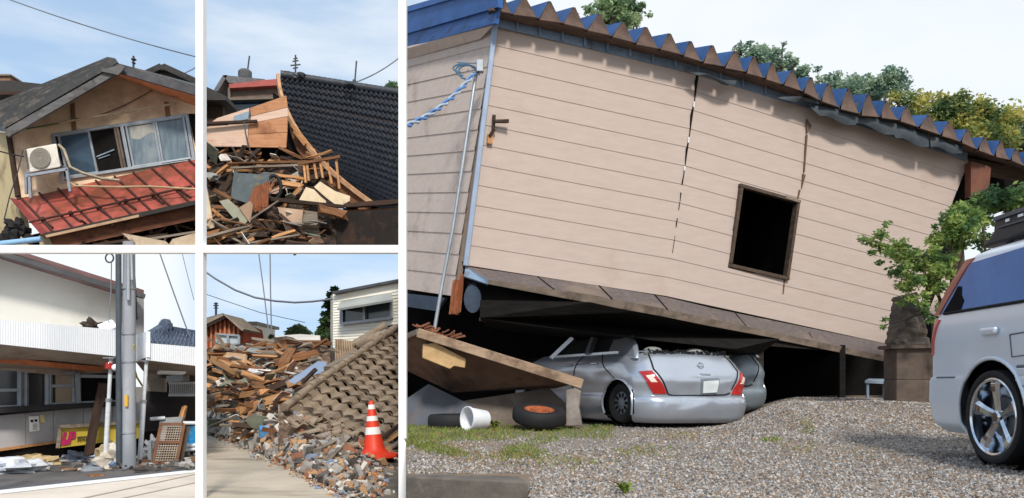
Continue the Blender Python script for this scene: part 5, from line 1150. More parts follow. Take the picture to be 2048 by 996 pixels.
put(MB().slab([P(-60, 706, 11.2), P(60, 716, 11.8), P(206, 732, 12.5), P(206, 734, 12.5), P(100, 724, 11.7), P(-60, 709, 11.2)], .08), 'bare_batten', mat('orange_bare_wood', S(190, 112, 70), S(150, 84, 52), sc_=3, st=(.5, 5, 5)), aw)
put(MB().slab([P(-60, 640, 10.35), P(236, 664, 11.9), P(236, 668, 13.2), P(-60, 646, 11.7)], V((0, 0, .03))), 'awning_top', rib, aw)
# windows of the shop front
put(MB().slab([w3(-60, 728), w3(240, 738), w3(240, 832), w3(-60, 838)], .15), 'dark_shop_front', mat('dark_front', S(56, 50, 46), S(38, 34, 32), sc_=2), sh)
def pane(x0, y0, x1, y1, m_, rail=None, sl=.02):
    q4 = [w3(x0, y0, .06), w3(x1, y0 + (x1 - x0) * sl, .06), w3(x1, y1 - (x1 - x0) * .04, .06), w3(x0, y1, .06)]
    f_ = MB()
    for i in range(4): f_.beam(q4[i], q4[(i + 1) % 4], .06, .05)
    if rail: f_.beam(q4[0].lerp(q4[3], rail), q4[1].lerp(q4[2], rail), .05, .045)
    wn_ = put(f_, 'window', M_alu, sh)
    put(MB().slab([p + V((0, .02, 0)) for p in q4], .02), 'pane', m_, wn_)
M_gd = mat('shop_glass_dark', S(66, 70, 72), S(46, 50, 52), sc_=1.5, rough=.12, spec=.7)
pane(-40, 738, 40, 816, M_gd, .55); pane(52, 742, 95, 814, mat('shop_glass_black', S(44, 42, 40), S(32, 30, 30), rough=.15, spec=.5)); pane(100, 745, 150, 809, mat('tan_curtain', S(176, 158, 132), S(140, 124, 104), sc_=1.2, rough=.4, stain=S(110, 104, 96), ssc=1.6), .42); pane(157, 752, 238, 806, M_dark)  # third pane has a plain tan curtain colour
put(MB().beam(w3(153, 746, .1), w3(155, 808, .1), .09, .07), 'mullion', M_alu, sh)
put(MB().slab([w3(-60, 818, .25), w3(238, 803, .25), w3(238, 812, .25), w3(-60, 830, .25)], .25), 'window_sill', mat('black_sill', S(54, 52, 52), S(38, 36, 36)), sh)
M_gp = mat('grey_panels', S(184, 182, 184), S(168, 166, 168), sc_=1.2, rough=.7, stain=S(156, 152, 148), ssc=1.1)
lw_ = MB()
for x0, x1 in ((-60, 51), (52, 106), (107, 166), (167, 225), (226, 282)):
    lw_.slab([w3(x0, 831 - (x0 - 0) * .09, .05), w3(x1, 831 - x1 * .09, .05), w3(x1, 897 - x1 * .13, .05), w3(x0, 897 - x0 * .13, .05)], .05)
put(lw_, 'lower_panels', M_gp, sh)
put(MB().slab([w3(-60, 905, .1), w3(122, 881, .1), w3(122, 885, .1), w3(-60, 911, .1)], .1), 'base_batten', M_woodo, sh)
put(MB().slab([w3(-60, 905), w3(400, 850), w3(400, 905), w3(-60, 930)], .2), 'dark_base', M_dark, sh)
nt_ = put(MB().slab([w3(58, 833, .08), w3(78, 832, .08), w3(79, 861, .08), w3(59, 864, .08)], .02), 'notice', mat('paper', S(248, 246, 240), S(238, 236, 232), sc_=6), label='white paper notice with two dark spots and small print on the grey shop panels', cat='notice')
mk_ = MB(); ORG[nt_.name] = V(nt_.location)
for x, y in ((64, 842), (72, 841)): mk_.box(w3(x, y, .09), .035, .012, .035)
put(mk_, 'printed_spots', M_dark, nt_)
mk_ = MB()
for k in range(5): mk_.box(w3(68, 848 + k * 2.6, .09), .10, .01, .006)
put(mk_, 'small_print', mat('print_grey', S(150, 146, 142), S(136, 132, 128)), nt_)
put(MB().slab([w3(80, 830, .08), w3(89, 829, .08), w3(90, 845, .08), w3(81, 846, .08)], .02), 'notice', mat('yellow_paper', S(222, 206, 150), S(206, 190, 134)), label='small pale yellow notice beside the white one on the shop panels', cat='notice')
# leaning sign
SY = lambda x: WYs(x) - .45
sg_ = root('gas_sign', 'yellow signboard with magenta letters LP lying against the shop front', 'sign', P(200, 900, SY(200)))
SQ = [P(121, 857, SY(121)), P(281, 847, SY(281)), P(281, 876, SY(281)), P(117, 896, SY(117))]
put(MB().slab(SQ, .12), 'board', mat('sign_yellow', S(222, 194, 78), S(204, 176, 66), sc_=2, rough=.5, stain=S(190, 164, 60), ssc=1.6), sg_)
put(MB().beam(SQ[0] + V((0, -.03, .03)), SQ[1] + V((0, -.03, .03)), .10, .05).beam(SQ[0] + V((0, -.02, 0)), SQ[3] + V((0, -.02, 0)), .05, .04), 'frame', M_woodg, sg_)
sq2 = lambda u, v: bil(SQ, u, v) - away(SQ) * .012
def letter(polys):
    m_ = MB()
    for pl in polys: m_.slab([sq2(*p) for p in pl], -.01)
    return m_
M_mag = mat('magenta', S(190, 36, 96), S(170, 28, 84))
put(letter([[(.035, .22), (.075, .22), (.06, .60), (.10, .60), (.092, .88), (.02, .88)]]), 'letter', M_mag, sg_)
put(letter([[(.105, .20), (.145, .20), (.125, .86), (.085, .86)], [(.140, .20), (.178, .20), (.182, .52), (.165, .60), (.130, .60), (.133, .46), (.150, .44), (.152, .34), (.138, .34)]]), 'letter', M_mag, sg_)
tx = MB()
for k, st_ in enumerate(((.205, .222), (.228, .245), (.251, .268), (.276, .293), (.301, .316))):
    a, b = st_
    tx.slab([sq2(a, .50), sq2(b, .50), sq2(b, .57), sq2(a, .57)], -.008); tx.slab([sq2(b - .007, .50), sq2(b, .50), sq2(b - .004, .78), sq2(b - .011, .78)], -.008)
    if k % 2: tx.slab([sq2(a, .64), sq2(b, .64), sq2(b, .70), sq2(a, .70)], -.008)
put(tx, 'small_lettering', mat('letter_brown', S(96, 78, 50), S(80, 64, 42)), sg_)
# utility pole with its cable duct
up_ = root('utility_pole', 'grey concrete utility pole with bands and a small yellow plate at the kerb', 'utility pole', P(257, 937, 11.5))
put(MB().lathe([(0, 0), (.096, 0), (.082, 3.25), (0, 3.25)], 24, Matrix.Translation(P(258, 936, 11.5))), 'shaft', mat('pole_concrete', S(164, 168, 174), S(138, 142, 150), sc_=3, st=(1, 1, .4), rough=.8, stain=S(140, 138, 136), ssc=1.6), up_, smooth=60)
bd = MB()
for y in (577, 668, 724, 866):
    bd = MB(); bd.lathe([(.09, -.012), (.102, -.012), (.102, .012), (.09, .012)], 20, Matrix.Translation(P(257, y, 11.5)))
    put(bd, 'band', M_alu, up_, smooth=60)
put(MB().slab([P(249, 790, 11.37), P(255, 790, 11.37), P(255, 813, 11.37), P(249, 813, 11.37)], .03), 'yellow_plate', mat('plate_yellow', S(226, 176, 56), S(206, 156, 46)), up_)
put(MB().tube([P(256, 500, 11.38), P(256, 600, 11.36)], .028, 6).tube([P(262, 500, 11.4), P(264, 560, 11.38)], .02, 6), 'riser_pipe', M_alu, up_, smooth=60)
cdm = MB().tube([P(237, 500, 11.42), P(237.5, 720, 11.42), P(238, 925, 11.42)], .042, 10)
put(cdm, 'cable_duct', mat('duct_grey', S(76, 84, 92), S(58, 66, 74), rough=.5), up_, smooth=60)
wire('cable', 'yellow and green cable looping from the pole under the right awning', [P(267, 690, 11.45), P(268, 735, 11.6), P(274, 755, 11.8), P(285, 772, 12.3)], .014, mat('yellow_cable', S(196, 172, 60), S(150, 150, 60)))
wire('cable_coil', 'small black coil of cable near the top of the utility pole', [P(219 + 8 * math.cos(a), 516 + 9 * math.sin(a), 11.6) for a in [i * .4 for i in range(17)]], .012)
wire('cable', 'thin grey cable hanging beside the duct of the utility pole', [P(223, 526, 11.6), P(222, 590, 11.7), P(217, 640, 11.8), P(219, 652, 11.9)], .008, M_alu)
# props
M_prop = mat('white_prop', S(218, 222, 226), S(196, 200, 206), sc_=4, st=(1, 1, 3), rough=.5, stain=S(140, 104, 84), ssc=7, sth=(.62, .7))
def prop(label, x0, y0, x1, y1, Y0):
    t = root('prop_pole', label, 'prop', P(x1, y1, Y0)); b_ = gl(x1, y1); h_ = P(x0, y0, b_.y)
    put(MB().tube([b_, b_.lerp(h_, .62)], .036, 10), 'outer_tube', M_prop, t, smooth=60)
    put(MB().tube([b_.lerp(h_, .6), h_], .028, 10), 'inner_tube', M_prop, t, smooth=60)
    put(MB().tube([b_.lerp(h_, .60), b_.lerp(h_, .63)], .046, 10), 'collar', M_alu, t)
    put(MB().box(h_, .16, .16, .015), 'end_plate', M_alu, t); put(MB().box(b_ + V((0, 0, .008)), .16, .16, .015), 'end_plate', M_alu, t)
    return t, h_
t, h_ = prop('white steel prop pole with a red cap under the left awning', 222, 716, 210, 934, 11.6)
put(MB().lathe([(0, 0), (.055, 0), (.06, .05), (.045, .09), (0, .09)], 14, Matrix.Translation(h_ + V((0, -.06, -.16)))), 'red_cap', M_red, t, smooth=50)
put(MB().blob(P(231, 735, 11.5), (.055, .055, .05), 10), 'insulator_knob', M_white, label='white round knob hanging beside the red cap of the prop', cat='knob', smooth=60)
prop('white steel prop pole under the corner of the right awning', 293, 722, 279, 931, 11.9)
plank(P(206, 768, 12.3), P(178, 908, 12.2), .10, .12, M_woodd, 'leaning_timber', 'dark brown timber leaning across the yellow sign', 'timber')
# right awning and what lies behind it
ra = root('side_awning', 'shorter white awning with a boxed corner right of the utility pole', 'awning', P(340, 900, 13))
put(ribbed([P(293, 686, 11.75), P(403, 695, 12.5), P(403, 733, 12.5), P(293, 720, 11.75)], 24), 'front_fascia', rib, ra)
put(MB().slab([P(269, 670, 12.6), P(293, 663, 11.72), P(293, 714, 11.72), P(269, 724, 12.6)], .05), 'end_fascia', rib, ra)
put(MB().slab([P(270, 722, 12.6), P(293, 716, 11.78), P(403, 731, 12.55), P(403, 752, 15.5), P(290, 747, 15.3)], V((0, 0, .06))), 'soffit', M_sof, ra)
put(MB().slab([P(320, 741, 12.6), P(372, 743, 12.9), P(372, 747, 12.9), P(322, 746, 12.6)], .12), 'light_fitting', M_white, ra)
rh = root('tiled_house', 'pale blue tiled roof with a ridge ornament above the right awning', 'house', P(350, 860, 16.5))
TQ2 = [P(318, 660, 16.5), P(404, 672, 17), P(412, 705, 14.2), P(282, 696, 14.0)]
tn2 = -away(TQ2)
put(tiles(MB(), lambda u, v: bil(TQ2, u, v), tn2, 7, 14, .05, .06, skip=lambda p: proj(p)[0] > 403, edge=.1), 'roof_tiles', mat('blue_grey_tile', S(150, 162, 180), S(112, 124, 144), sc_=6, rough=.4, stain=S(84, 92, 108), ssc=3), rh, smooth=50)
put(MB().tube([P(296, 676, 15.6), P(326, 657, 16.3), P(331, 652, 16.4)], [.12, .12, .14], 8).blob(P(331, 653, 16.3), (.14, .14, .16), 8, .4).beam(P(331, 660, 16.4), P(402, 672, 16.9), .18, .18), 'ridge', mat('dark_ridge', S(84, 96, 116), S(62, 72, 90), rough=.4), rh)
put(MB().slab([P(288, 745, 15.5), P(404, 752, 16), P(404, 890, 16), P(288, 890, 15.5)], .15), 'wall', mat('dark_brown_wall', S(62, 54, 50), S(40, 36, 34), sc_=2), rh)  # mottled dark brown wall colour
put(ribbed([P(292, 756, 15.3), P(330, 757, 15.4), P(330, 784, 15.4), P(292, 782, 15.3)], 12, .03), 'beige_panel', mat('beige_ribbed', S(196, 184, 168), S(170, 158, 144)), rh)
bl = MB()
bl.beam(P(338, 766, 15.2), P(404, 766, 15.2), .05, .05); bl.beam(P(338, 790, 15.2), P(404, 790, 15.2), .05, .05)
for k in range(17): bl.beam(P(340 + k * 4, 766, 15.2), P(340 + k * 4, 790, 15.2), .016, .02)
put(bl, 'balcony_rail', mat('pale_rail_white', S(206, 206, 204), S(186, 186, 184)), rh)
put(MB().slab([P(338, 765, 15.25), P(404, 765, 15.25), P(404, 790, 15.25), P(338, 790, 15.25)], .02), 'balcony_screen', mat('screen_grey', S(150, 146, 140), S(128, 124, 118)), rh)
put(MB().slab([P(332, 752, 15.1), P(366, 748, 15.1), P(366, 762, 15.1), P(334, 764, 15.1)], .3), 'wall_unit', M_alu, rh)
# lattice leaning on things, other loose pieces
lt = root('rusty_lattice', 'rusty lattice panel with brown frame leaning at the right by the kerb', 'lattice', gl(330, 926))
LQ = [P(322, 848, 12.1), P(368, 848, 12.3), P(353, 925, 12.25), P(305, 925, 12.05)]
M_lat = mat('rusty_lattice_bar', S(140, 96, 70), S(104, 70, 54), sc_=6)
f_ = MB()
for i in range(4): f_.beam(LQ[i], LQ[(i + 1) % 4], .05, .04)
f_.beam(LQ[0].lerp(LQ[3], .47), LQ[1].lerp(LQ[2], .47), .05, .04)
put(f_, 'frame', M_lat, lt)
f_ = MB()
for k in range(1, 10): f_.beam(bil(LQ, k / 10, 0), bil(LQ, k / 10, 1), .012, .012)
for k in range(1, 16): f_.beam(bil(LQ, 0, k / 16) + V((0, -.012, 0)), bil(LQ, 1, k / 16) + V((0, -.012, 0)), .012, .012)
put(f_, 'bars', mat('pale_lattice_bar', S(190, 176, 160), S(150, 134, 118), sc_=6), lt)
put(MB().slab([p + V((.05, .10, -.05)) for p in LQ], .02), 'backing', mat('lattice_back', S(96, 78, 64), S(70, 56, 48)), lt)
put(MB().slab([P(320, 836, 12.7), P(366, 833, 12.8), P(352, 880, 12.7), P(314, 884, 12.6)], .03), 'grey_screen', mat('screen_mesh', S(150, 152, 154), S(124, 126, 128)), label='grey framed screen standing behind the rusty lattice', cat='screen')
plank(P(359, 848, 12.9), P(370, 812, 12.9), .07, .07, M_woodo, 'timber_stub', 'orange timber stub poking up behind the rusty lattice', 'timber')
put(MB().slab([P(366, 856, 13.2), P(404, 852, 13.4), P(404, 880, 13.4), P(362, 884, 13.2)], .15).slab([P(364, 886, 13.1), P(404, 882, 13.3), P(404, 898, 13.3), P(362, 896, 13.1)], .15), 'blue_crate', mat('cyan_plastic', S(40, 150, 206), S(30, 126, 182), rough=.5, stain=S(150, 196, 216), ssc=2.5), label='bright blue plastic crate at the right edge behind the lattice', cat='crate')
for a, b, lb_ in (((300, 838), (330, 836), 'upper of two pale rails left of the grey screen'), ((360, 893), (404, 889), 'pale rail in front of the bright blue crate'), ((366, 846), (404, 846), 'pale rail lying on the bright blue crate'), ((345, 902), (404, 897), 'lowest pale rail running right from the lattice')):
    put(MB().tube([P(*a, 12.6), P(*b, 12.7)], .03, 8), 'pale_rail', M_prop, label=lb_, cat='rail', smooth=60)
put(MB().beam(P(300, 881, 12.0), P(301, 928, 12.0), .05, .05), 'short_post', M_alu, label='short pale post left of the rusty lattice', cat='post')
M_bag = mat('white_plastic_bag', S(226, 228, 232), S(190, 196, 206), sc_=5, rough=.5, bump=.8, bsc=9)
def heap(name, label, cat, c_, r_, m_, jit=1.1, seed=0):
    return put(MB().blob(c_, r_, 26, jit), name, m_, label=label, cat=cat, smooth=35)
heap('rubbish_bag', 'pale rubbish bag at the foot of the utility pole', 'bag', gl(228, 937) + V((0, .1, .12)), (.21, .18, .17), mat('pale_bag', S(224, 216, 204), S(196, 180, 156), sc_=6, rough=.6, bump=.9, bsc=12))
heap('rubbish_bag', 'tan bag half behind the white prop with the red cap', 'bag', gl(203, 930) + V((0, .2, .12)), (.14, .14, .18), mat('tan_bag', S(190, 170, 132), S(156, 138, 106), sc_=6, bump=.6, bsc=10))
heap('plastic_sheet', 'crumpled white plastic sheet at the far left on the pavement', 'plastic sheet', gl(16, 944) + V((0, 0, .05)), (.42, .3, .14), M_bag)
heap('plastic_sheet', 'long crumpled blue grey plastic sheet in front of the sign', 'plastic sheet', gl(150, 920) + V((0, 0, .04)), (.46, .25, .13), mat('blue_grey_plastic', S(190, 200, 214), S(150, 160, 176), sc_=6, rough=.5, bump=.9, bsc=10))
heap('plastic_sheet', 'brown grey sheet lying between the sign and the white prop', 'plastic sheet', gl(180, 914) + V((0, .2, .06)), (.30, .2, .14), mat('brown_sheet', S(150, 136, 118), S(116, 104, 90), sc_=5, bump=.8))
heap('plastic_sheet', 'small white plastic sheet right of the utility pole', 'plastic sheet', gl(290, 918) + V((0, .3, .08)), (.10, .2, .2), M_bag)
heap('plastic_sheet', 'yellowed foam scraps beside the white sheet at the left', 'foam scraps', gl(62, 930) + V((0, .1, .04)), (.30, .2, .09), mat('yellowed_foam', S(206, 184, 140), S(176, 152, 112), sc_=6, bump=.8))
put(MB().slab([gl(155, 944), gl(206, 940), gl(210, 934), gl(158, 937)], V((0, 0, .035))), 'flat_sheet', mat('flat_blue_grey', S(176, 182, 190), S(150, 158, 168)), label='flat blue grey panel lying on the pavement by the prop', cat='panel')
for i, (x0, y0, x1, y1, z_, m_, lb_) in enumerate(((-20, 922, 52, 898, .10, M_alu, 'long silver strip lying under the shop front at the left'), (50, 912, 112, 896, .08, M_wood, 'brown lath lying under the left end of the sign'), (0, 905, 118, 890, .12, M_woodd, 'dark board under the shop front panels'), (122, 940, 152, 938, .01, M_woodo, 'small tan stick lying alone on the pavement'), (178, 953, 210, 951, .01, M_wood, 'small reddish stick lying near the road line'), (106, 905, 146, 902, .12, M_woodg, 'grey lath on the rubbish below the letters'))):
    a, b = gl(x0, y0) + V((0, 0, z_)), gl(x1, y1) + V((0, 0, z_)); plank(a, b, .07, .03, m_, 'loose_lath', lb_, 'lath')
mb = MB(); rs = random.Random(5)
for k in range(420):
    px = rs.uniform(-20, 400); py = rs.uniform(898, 930) if rs.random() < .8 else rs.uniform(925, 946)
    p = gl(px, py); s_ = rs.uniform(.02, .09); a = rs.uniform(0, 3.1)
    mb.box(p + V((0, 0, s_ * .4 + rs.random() * .05)), s_ * rs.uniform(.6, 2), s_, s_ * rs.uniform(.2, .8), mi=rs.choices(range(5), (3, 2, 2, 2, 1))[0], rot=Matrix.Rotation(a, 3, 'Z') @ Matrix.Rotation(rs.uniform(-.6, .6), 3, 'X'))
put(mb, 'street_rubble', [mat('rub_grey', S(128, 122, 116), S(100, 94, 90)), mat('rub_dark', S(70, 64, 60), S(50, 46, 44)), mat('rub_brown', S(128, 96, 72), S(98, 72, 54)), mat('rub_pale', S(196, 192, 186), S(170, 166, 160)), mat('rub_blue', S(120, 144, 176), S(96, 120, 150))], kind='stuff')
heap('nest_debris', 'dark tangle of debris on top of the white awning', 'debris', P(190, 655, 12.3), (.15, .12, .09), mat('nest_brown', S(74, 58, 50), S(46, 38, 34), sc_=6, bump=.9), 1.4)
wire('power_wire', 'overhead wire running down from the top towards the tiled roof', sagpts(P(316, 496, 16), P(382, 680, 16), .02), .014, MC['wire_grey'])
wire('power_wire', 'fainter overhead wire at the right edge by the white post', sagpts(P(362, 496, 18), P(388, 600, 18), .02), .008, MC['wire_grey'])
wire('power_wire', 'short stub wire just right of the utility pole', [P(264, 496, 12), P(270, 560, 12.6), P(274, 640, 13.4)], .012)
# ================================================================== BOTTOM MIDDLE VIEW: heap of debris, tile roof and traffic cone
M_roadM = mat('sandy_road', S(198, 184, 164), S(176, 164, 146), sc_=1.6, rough=.92, bump=.4, bsc=70, stain=S(136, 126, 114), ssc=.8, sst=(.5, 1.4, 1))
put(sheet([gl(405, 1100), gl(405, 868), gl(480, 890), gl(560, 928), gl(640, 962), gl(690, 1000), gl(700, 1100)], .004), 'road', M_roadM, kind='structure')
def yb(px): return 864 + (px - 406) * .30 + max(0, px - 480) * .20
rs = random.Random(11)
M_rub = mat('brown_rubble', S(122, 96, 76), S(78, 62, 52), sc_=9, rough=.95, bump=.8, bsc=14, stain=S(158, 144, 130), ssc=5, sth=(.52, .6))
def pileA(px, py):                                    # left and back part of the heap
    t = min(1, max(0, (yb(px) - py) / (yb(px) - 695))); y0 = F * (CZ - ZL) / (yb(px) - HY)
    return P(px, py, lerp(y0, 19.0, t ** 1.1))
def pileB(px, py):                                    # low apron before the tile roof
    top = 815 + (px - 560) * .42; t = min(1.2, max(0, (yb(px) - py) / (yb(px) - top + 1e-6))); y0 = F * (CZ - ZL) / (yb(px) - HY)
    return P(px, py, lerp(y0, 13.6, t))
mb = MB()
def fa(u, v):
    px = lerp(399, 660, u); py = lerp(yb(px) + 6, 697 + 10 * noise.noise(V((px * .03, 0, 0))), v); p = pileA(px, py)
    return p + V((0, .5, .9)) * noise.noise(V((px * .05, py * .07, 1))) * .28 * min(1, v * 6)
mb.grid(fa, 90, 60, back=V((0, .2, -.3)))
def fb_(u, v):
    px = lerp(556, 803, u); py = lerp(yb(px) + 6, max(800, 812 + (px - 560) * .36), v); p = pileB(px, py)
    return p + V((0, .3, .8)) * noise.noise(V((px * .06, py * .07, 5))) * .14 * min(1, v * 6)
mb.grid(fb_, 80, 30, back=V((0, .2, -.3)))
put(mb, 'debris_mound', M_rub, kind='stuff', smooth=20)
# rubble chunks over it
chunk_m = [mat('ch_grey', S(158, 152, 144), S(122, 116, 110), sc_=8, bump=.4), mat('ch_pale', S(206, 200, 190), S(176, 170, 160), sc_=8, bump=.3), mat('ch_brick', S(164, 112, 82), S(128, 84, 62), sc_=8, bump=.3), mat('ch_tan', S(186, 146, 106), S(150, 114, 82), sc_=8, bump=.3), mat('ch_dark', S(92, 84, 78), S(66, 60, 56), sc_=8), mat('ch_blue', S(142, 156, 176), S(112, 126, 148), sc_=8)]
mb = MB()
def chunk(c_, s_, mi):
    q = Matrix.Rotation(rs.uniform(0, 6.3), 3, V((rs.gauss(0, 1), rs.gauss(0, 1), rs.gauss(0, 1))).normalized()); k = (rs.uniform(.5, 1.5), rs.uniform(.5, 1.2), rs.uniform(.2, .7))
    vs = [c_ + q @ V((x * s_ * k[0] * rs.uniform(.7, 1.2), y * s_ * k[1] * rs.uniform(.7, 1.2), z * s_ * k[2])) for x in (-1, 1) for y in (-1, 1) for z in (-1, 1)]
    mb.add(vs, [[0, 1, 3, 2], [4, 6, 7, 5], [0, 4, 5, 1], [2, 3, 7, 6], [0, 2, 6, 4], [1, 5, 7, 3]], mi)
for k in range(3400):
    px = rs.uniform(404, 800); r_ = rs.random()
    if px < 590 and r_ < .7: py = yb(px) - rs.random() ** 1.6 * 110; p = pileA(px, py)
    elif px < 590: py = rs.uniform(705, yb(px)); p = pileA(px, py)
    else:
        top = 822 + (px - 560) * .40; py = rs.uniform(top, yb(px)) if top < yb(px) else yb(px); p = pileB(px, py)
    if py > 1004: continue
    chunk(p + V((0, -.03, rs.uniform(0, .10))), rs.uniform(.016, .062) * (1.7 if rs.random() < .15 else 1) * p.y / 12, rs.choices(range(6), (6, 3, 1.6, 3, 4, .5))[0])
for k in range(260):                                   # small bits spilled on the road edge
    px = rs.uniform(404, 700); py = yb(px) + abs(rs.gauss(0, 7))
    chunk(gl(px, py) + V((0, 0, .012)), rs.uniform(.008, .03), rs.choices(range(6), (3, 1, 3, 3, 1, 1))[0])
put(mb, 'rubble', chunk_m, kind='stuff')
# timbers of the heap: the long ones one sees, then the splinters
for x0, y0, x1, y1, w_, m_, lb_ in ((499, 830, 582, 803, .21, M_woodo, 'thick orange square timber lying low in the debris heap'),
    (478, 862, 594, 815, .13, M_woodd, 'long dark timber below the thick orange square timber'),
    (520, 803, 578, 775, .16, M_woodd, 'dark timber above the thick orange square timber'),
    (430, 722, 496, 758, .20, M_woodo, 'wide tan beam slanting down at the upper left of the heap'),
    (500, 752, 536, 792, .16, M_wood, 'reddish brown beam slanting down in the middle of the heap'),
    (412, 794, 474, 782, .15, M_woodo, 'tan level beam at the left of the heap'),
    (446, 810, 490, 772, .11, M_wood, 'brown pole rising to the right at the left of the heap'),
    (456, 804, 540, 794, .17, M_woodo, 'pale tan plank behind the thick orange timber'),
    (404, 746, 466, 700, .14, M_wood, 'grey brown pole slanting up at the left edge of the heap'),
    (530, 702, 608, 704, .14, M_wood, 'long reddish plank along the crest of the heap'),
    (560, 735, 640, 716, .18, M_wood, 'reddish plank near the crest before the blue sheet'),
    (576, 742, 592, 712, .22, M_wood, 'short upright reddish board near the crest'),
    (506, 750, 545, 753, .12, M_white, 'white painted board across the heap'),
    (482, 860, 530, 838, .10, M_woodg, 'grey lath at the lower left edge of the heap')):
    plank(pileA(x0, y0) + V((0, -.35, .10)), pileA(x1, y1) + V((0, -.35, .10)), w_, w_ * .75, m_, 'broken_beam', lb_, 'beam')
for k in range(240):
    x = rs.uniform(404, 640); y = rs.uniform(702, 800) if rs.random() < .75 else rs.uniform(780, yb(x) - 15)
    if x > 560 and y > 740: continue
    if x < 490: y = max(y, 722)
    p = pileA(x, y) + V((0, -.12, rs.uniform(.02, .25))); L_ = rs.uniform(.2, .95) * p.y / 14; a = rs.gauss(0, .38)
    d = V((math.cos(a), rs.uniform(-.6, .6), math.sin(a) * .8)) * L_ / 2; wd = rs.uniform(.025, .10)
    plank(p - d, p + d, wd, wd * rs.uniform(.3, .8), rs.choice((M_wood, M_woodo, M_wood, M_woodg, M_woodd, M_woodg)), 'splintered_board', 'splintered loose board of the debris heap beside the road', 'board', 'splintered boards of the debris heap beside the road', roll=rs.uniform(0, 3), jit=.014)
put(MB().slab([pileA(x, y) + V((0, -.3, .15)) for x, y in ((444, 716), (500, 722), (498, 752), (470, 762), (446, 748))], .05), 'board', mat('tan_ply', S(196, 164, 130), S(166, 134, 104), sc_=2, rough=.9), label='tan sheet of board under the wide tan beam', cat='board')
put(MB().slab([P(x, y, 15.8) for x, y in ((576, 762), (600, 746), (636, 722), (652, 724), (656, 738), (640, 746), (606, 756), (590, 768))], .04), 'metal_sheet', mat('pale_blue_sheet', S(156, 176, 204), S(134, 154, 184), sc_=3, rough=.5), label='bent pale blue metal sheet at the top corner of the tile roof', cat='metal sheet')
put(MB().beam(P(606, 764, 15.3), P(632, 738, 15.3), .14, .06), 'sheet_batten', M_woodd, label='dark batten lying across the pale blue metal sheet', cat='batten')
bk_ = MB().box(pileA(537, 874) + V((0, -.15, .10)), .22, .2, .17, rot=Matrix.Rotation(.4, 3, 'Z') @ Matrix.Rotation(.3, 3, 'X'))
put(bk_, 'blue_box', mat('sky_blue_box', S(82, 156, 214), S(60, 130, 190), sc_=5, rough=.6, stain=S(190, 200, 210), ssc=4), label='small bright blue box in the rubble by the road', cat='box', bevel=.01)
M_ply = mat('orange_ply', S(216, 150, 82), S(184, 118, 62), sc_=3, rough=.85)
for pts, m_, lb_ in (([(722, 960), (738, 955), (742, 980), (726, 985), (718, 976)], M_ply, 'bright orange board piece lowest in the rubble under the cone'),
                     ([(722, 940), (748, 945), (766, 958), (762, 966), (738, 956)], M_ply, 'curled orange board piece just below the traffic cone'),
                     ([(572, 908), (592, 902), (598, 920), (580, 926)], mat('slate_piece', S(120, 134, 156), S(92, 106, 128), sc_=4), 'slate blue plate fragment in the rubble by the road'),
                     ([(642, 895), (672, 892), (676, 906), (650, 912)], chunk_m[4], 'dark plate fragment under the tile roof'),
                     ([(484, 880), (500, 872), (512, 886), (504, 898), (484, 896)], chunk_m[1], 'large pale concrete lump at the left edge of the road'),
                     ([(444, 862), (462, 848), (474, 862), (466, 878), (448, 874)], chunk_m[0], 'grey concrete lump left of the large pale lump')):
    f_ = pileB if pts[0][0] > 600 else pileA
    put(MB().slab([f_(x, y) + V((0, -.16, .07)) for x, y in pts], .06), 'debris_piece', m_, label=lb_, cat='debris piece', bevel=.008)
plank(pileB(640, 916) + V((0, -.15, .10)), pileB(676, 896) + V((0, -.1, .12)), .10, .08, M_woodg, 'broken_beam', 'short grey beam propped in the rubble left of the cone', 'beam')
plank(pileB(660, 935) + V((0, -.15, .10)), pileB(690, 905) + V((0, -.1, .12)), .08, .06, M_woodg, 'broken_beam', 'thin grey beam end standing in the rubble near the cone', 'beam')
plank(pileB(612, 884) + V((0, -.2, .12)), pileB(780, 942) + V((0, -.1, .06)), .10, .06, M_woodd, 'broken_beam', 'long dark beam running under the foot of the traffic cone', 'beam')
plank(P(752, 896, 13.6), P(806, 856, 13.9), .20, .05, M_woodo, 'broken_beam', 'tan plank at the right edge behind the traffic cone', 'beam')
plank(P(766, 905, 13.5), P(806, 880, 13.7), .16, .05, M_woodg, 'broken_beam', 'grey plank at the right edge beside the traffic cone', 'beam')
plank(P(754, 884, 13.5), P(806, 846, 13.8), .04, .08, M_woodd, 'broken_beam', 'dark edge board at the right edge above the tan plank', 'beam')
# tile roof lying on the ground
tg_ = root('tile_roof', 'brown grey wavy tile roof lying flat behind the traffic cone', 'roof', P(700, 860, 14))
RQ2 = [P(800, 652, 17.4), P(1020, 735, 18.0), P(800, 940, 13.1), P(572, 812, 13.4)]
M_bt = mat('brown_grey_tile', S(156, 138, 118), S(122, 106, 90), sc_=5, rough=.85, bump=.35, bsc=26, stain=S(92, 80, 70), ssc=2.4, sth=(.52, .74))
tn3 = -away(RQ2)
def tf3(u, v): return bil(RQ2, u, v) + tn3 * (-.35 * max(0, v - .80) * (1 + .8 * math.sin(u * 9)) + .04 * noise.noise(V((u * 6, v * 6, 9))))
def sk3(p):
    x, y = proj(p)
    return x > 803 or y > 905 or inquad(x, y, [(560, 830), (640, 858), (690, 930), (560, 930)])
put(tiles(MB(), tf3, tn3, 16, 11, .028, .045, skip=sk3, edge=.22, res=10, irr=.017), 'tiles', M_bt, tg_, smooth=50)
put(MB().grid(lambda u, v: bil(RQ2, u * .98, v * .8) - tn3 * .09, 40, 40, skip=sk3), 'roof_deck', M_woodd, tg_)
vt = MB()
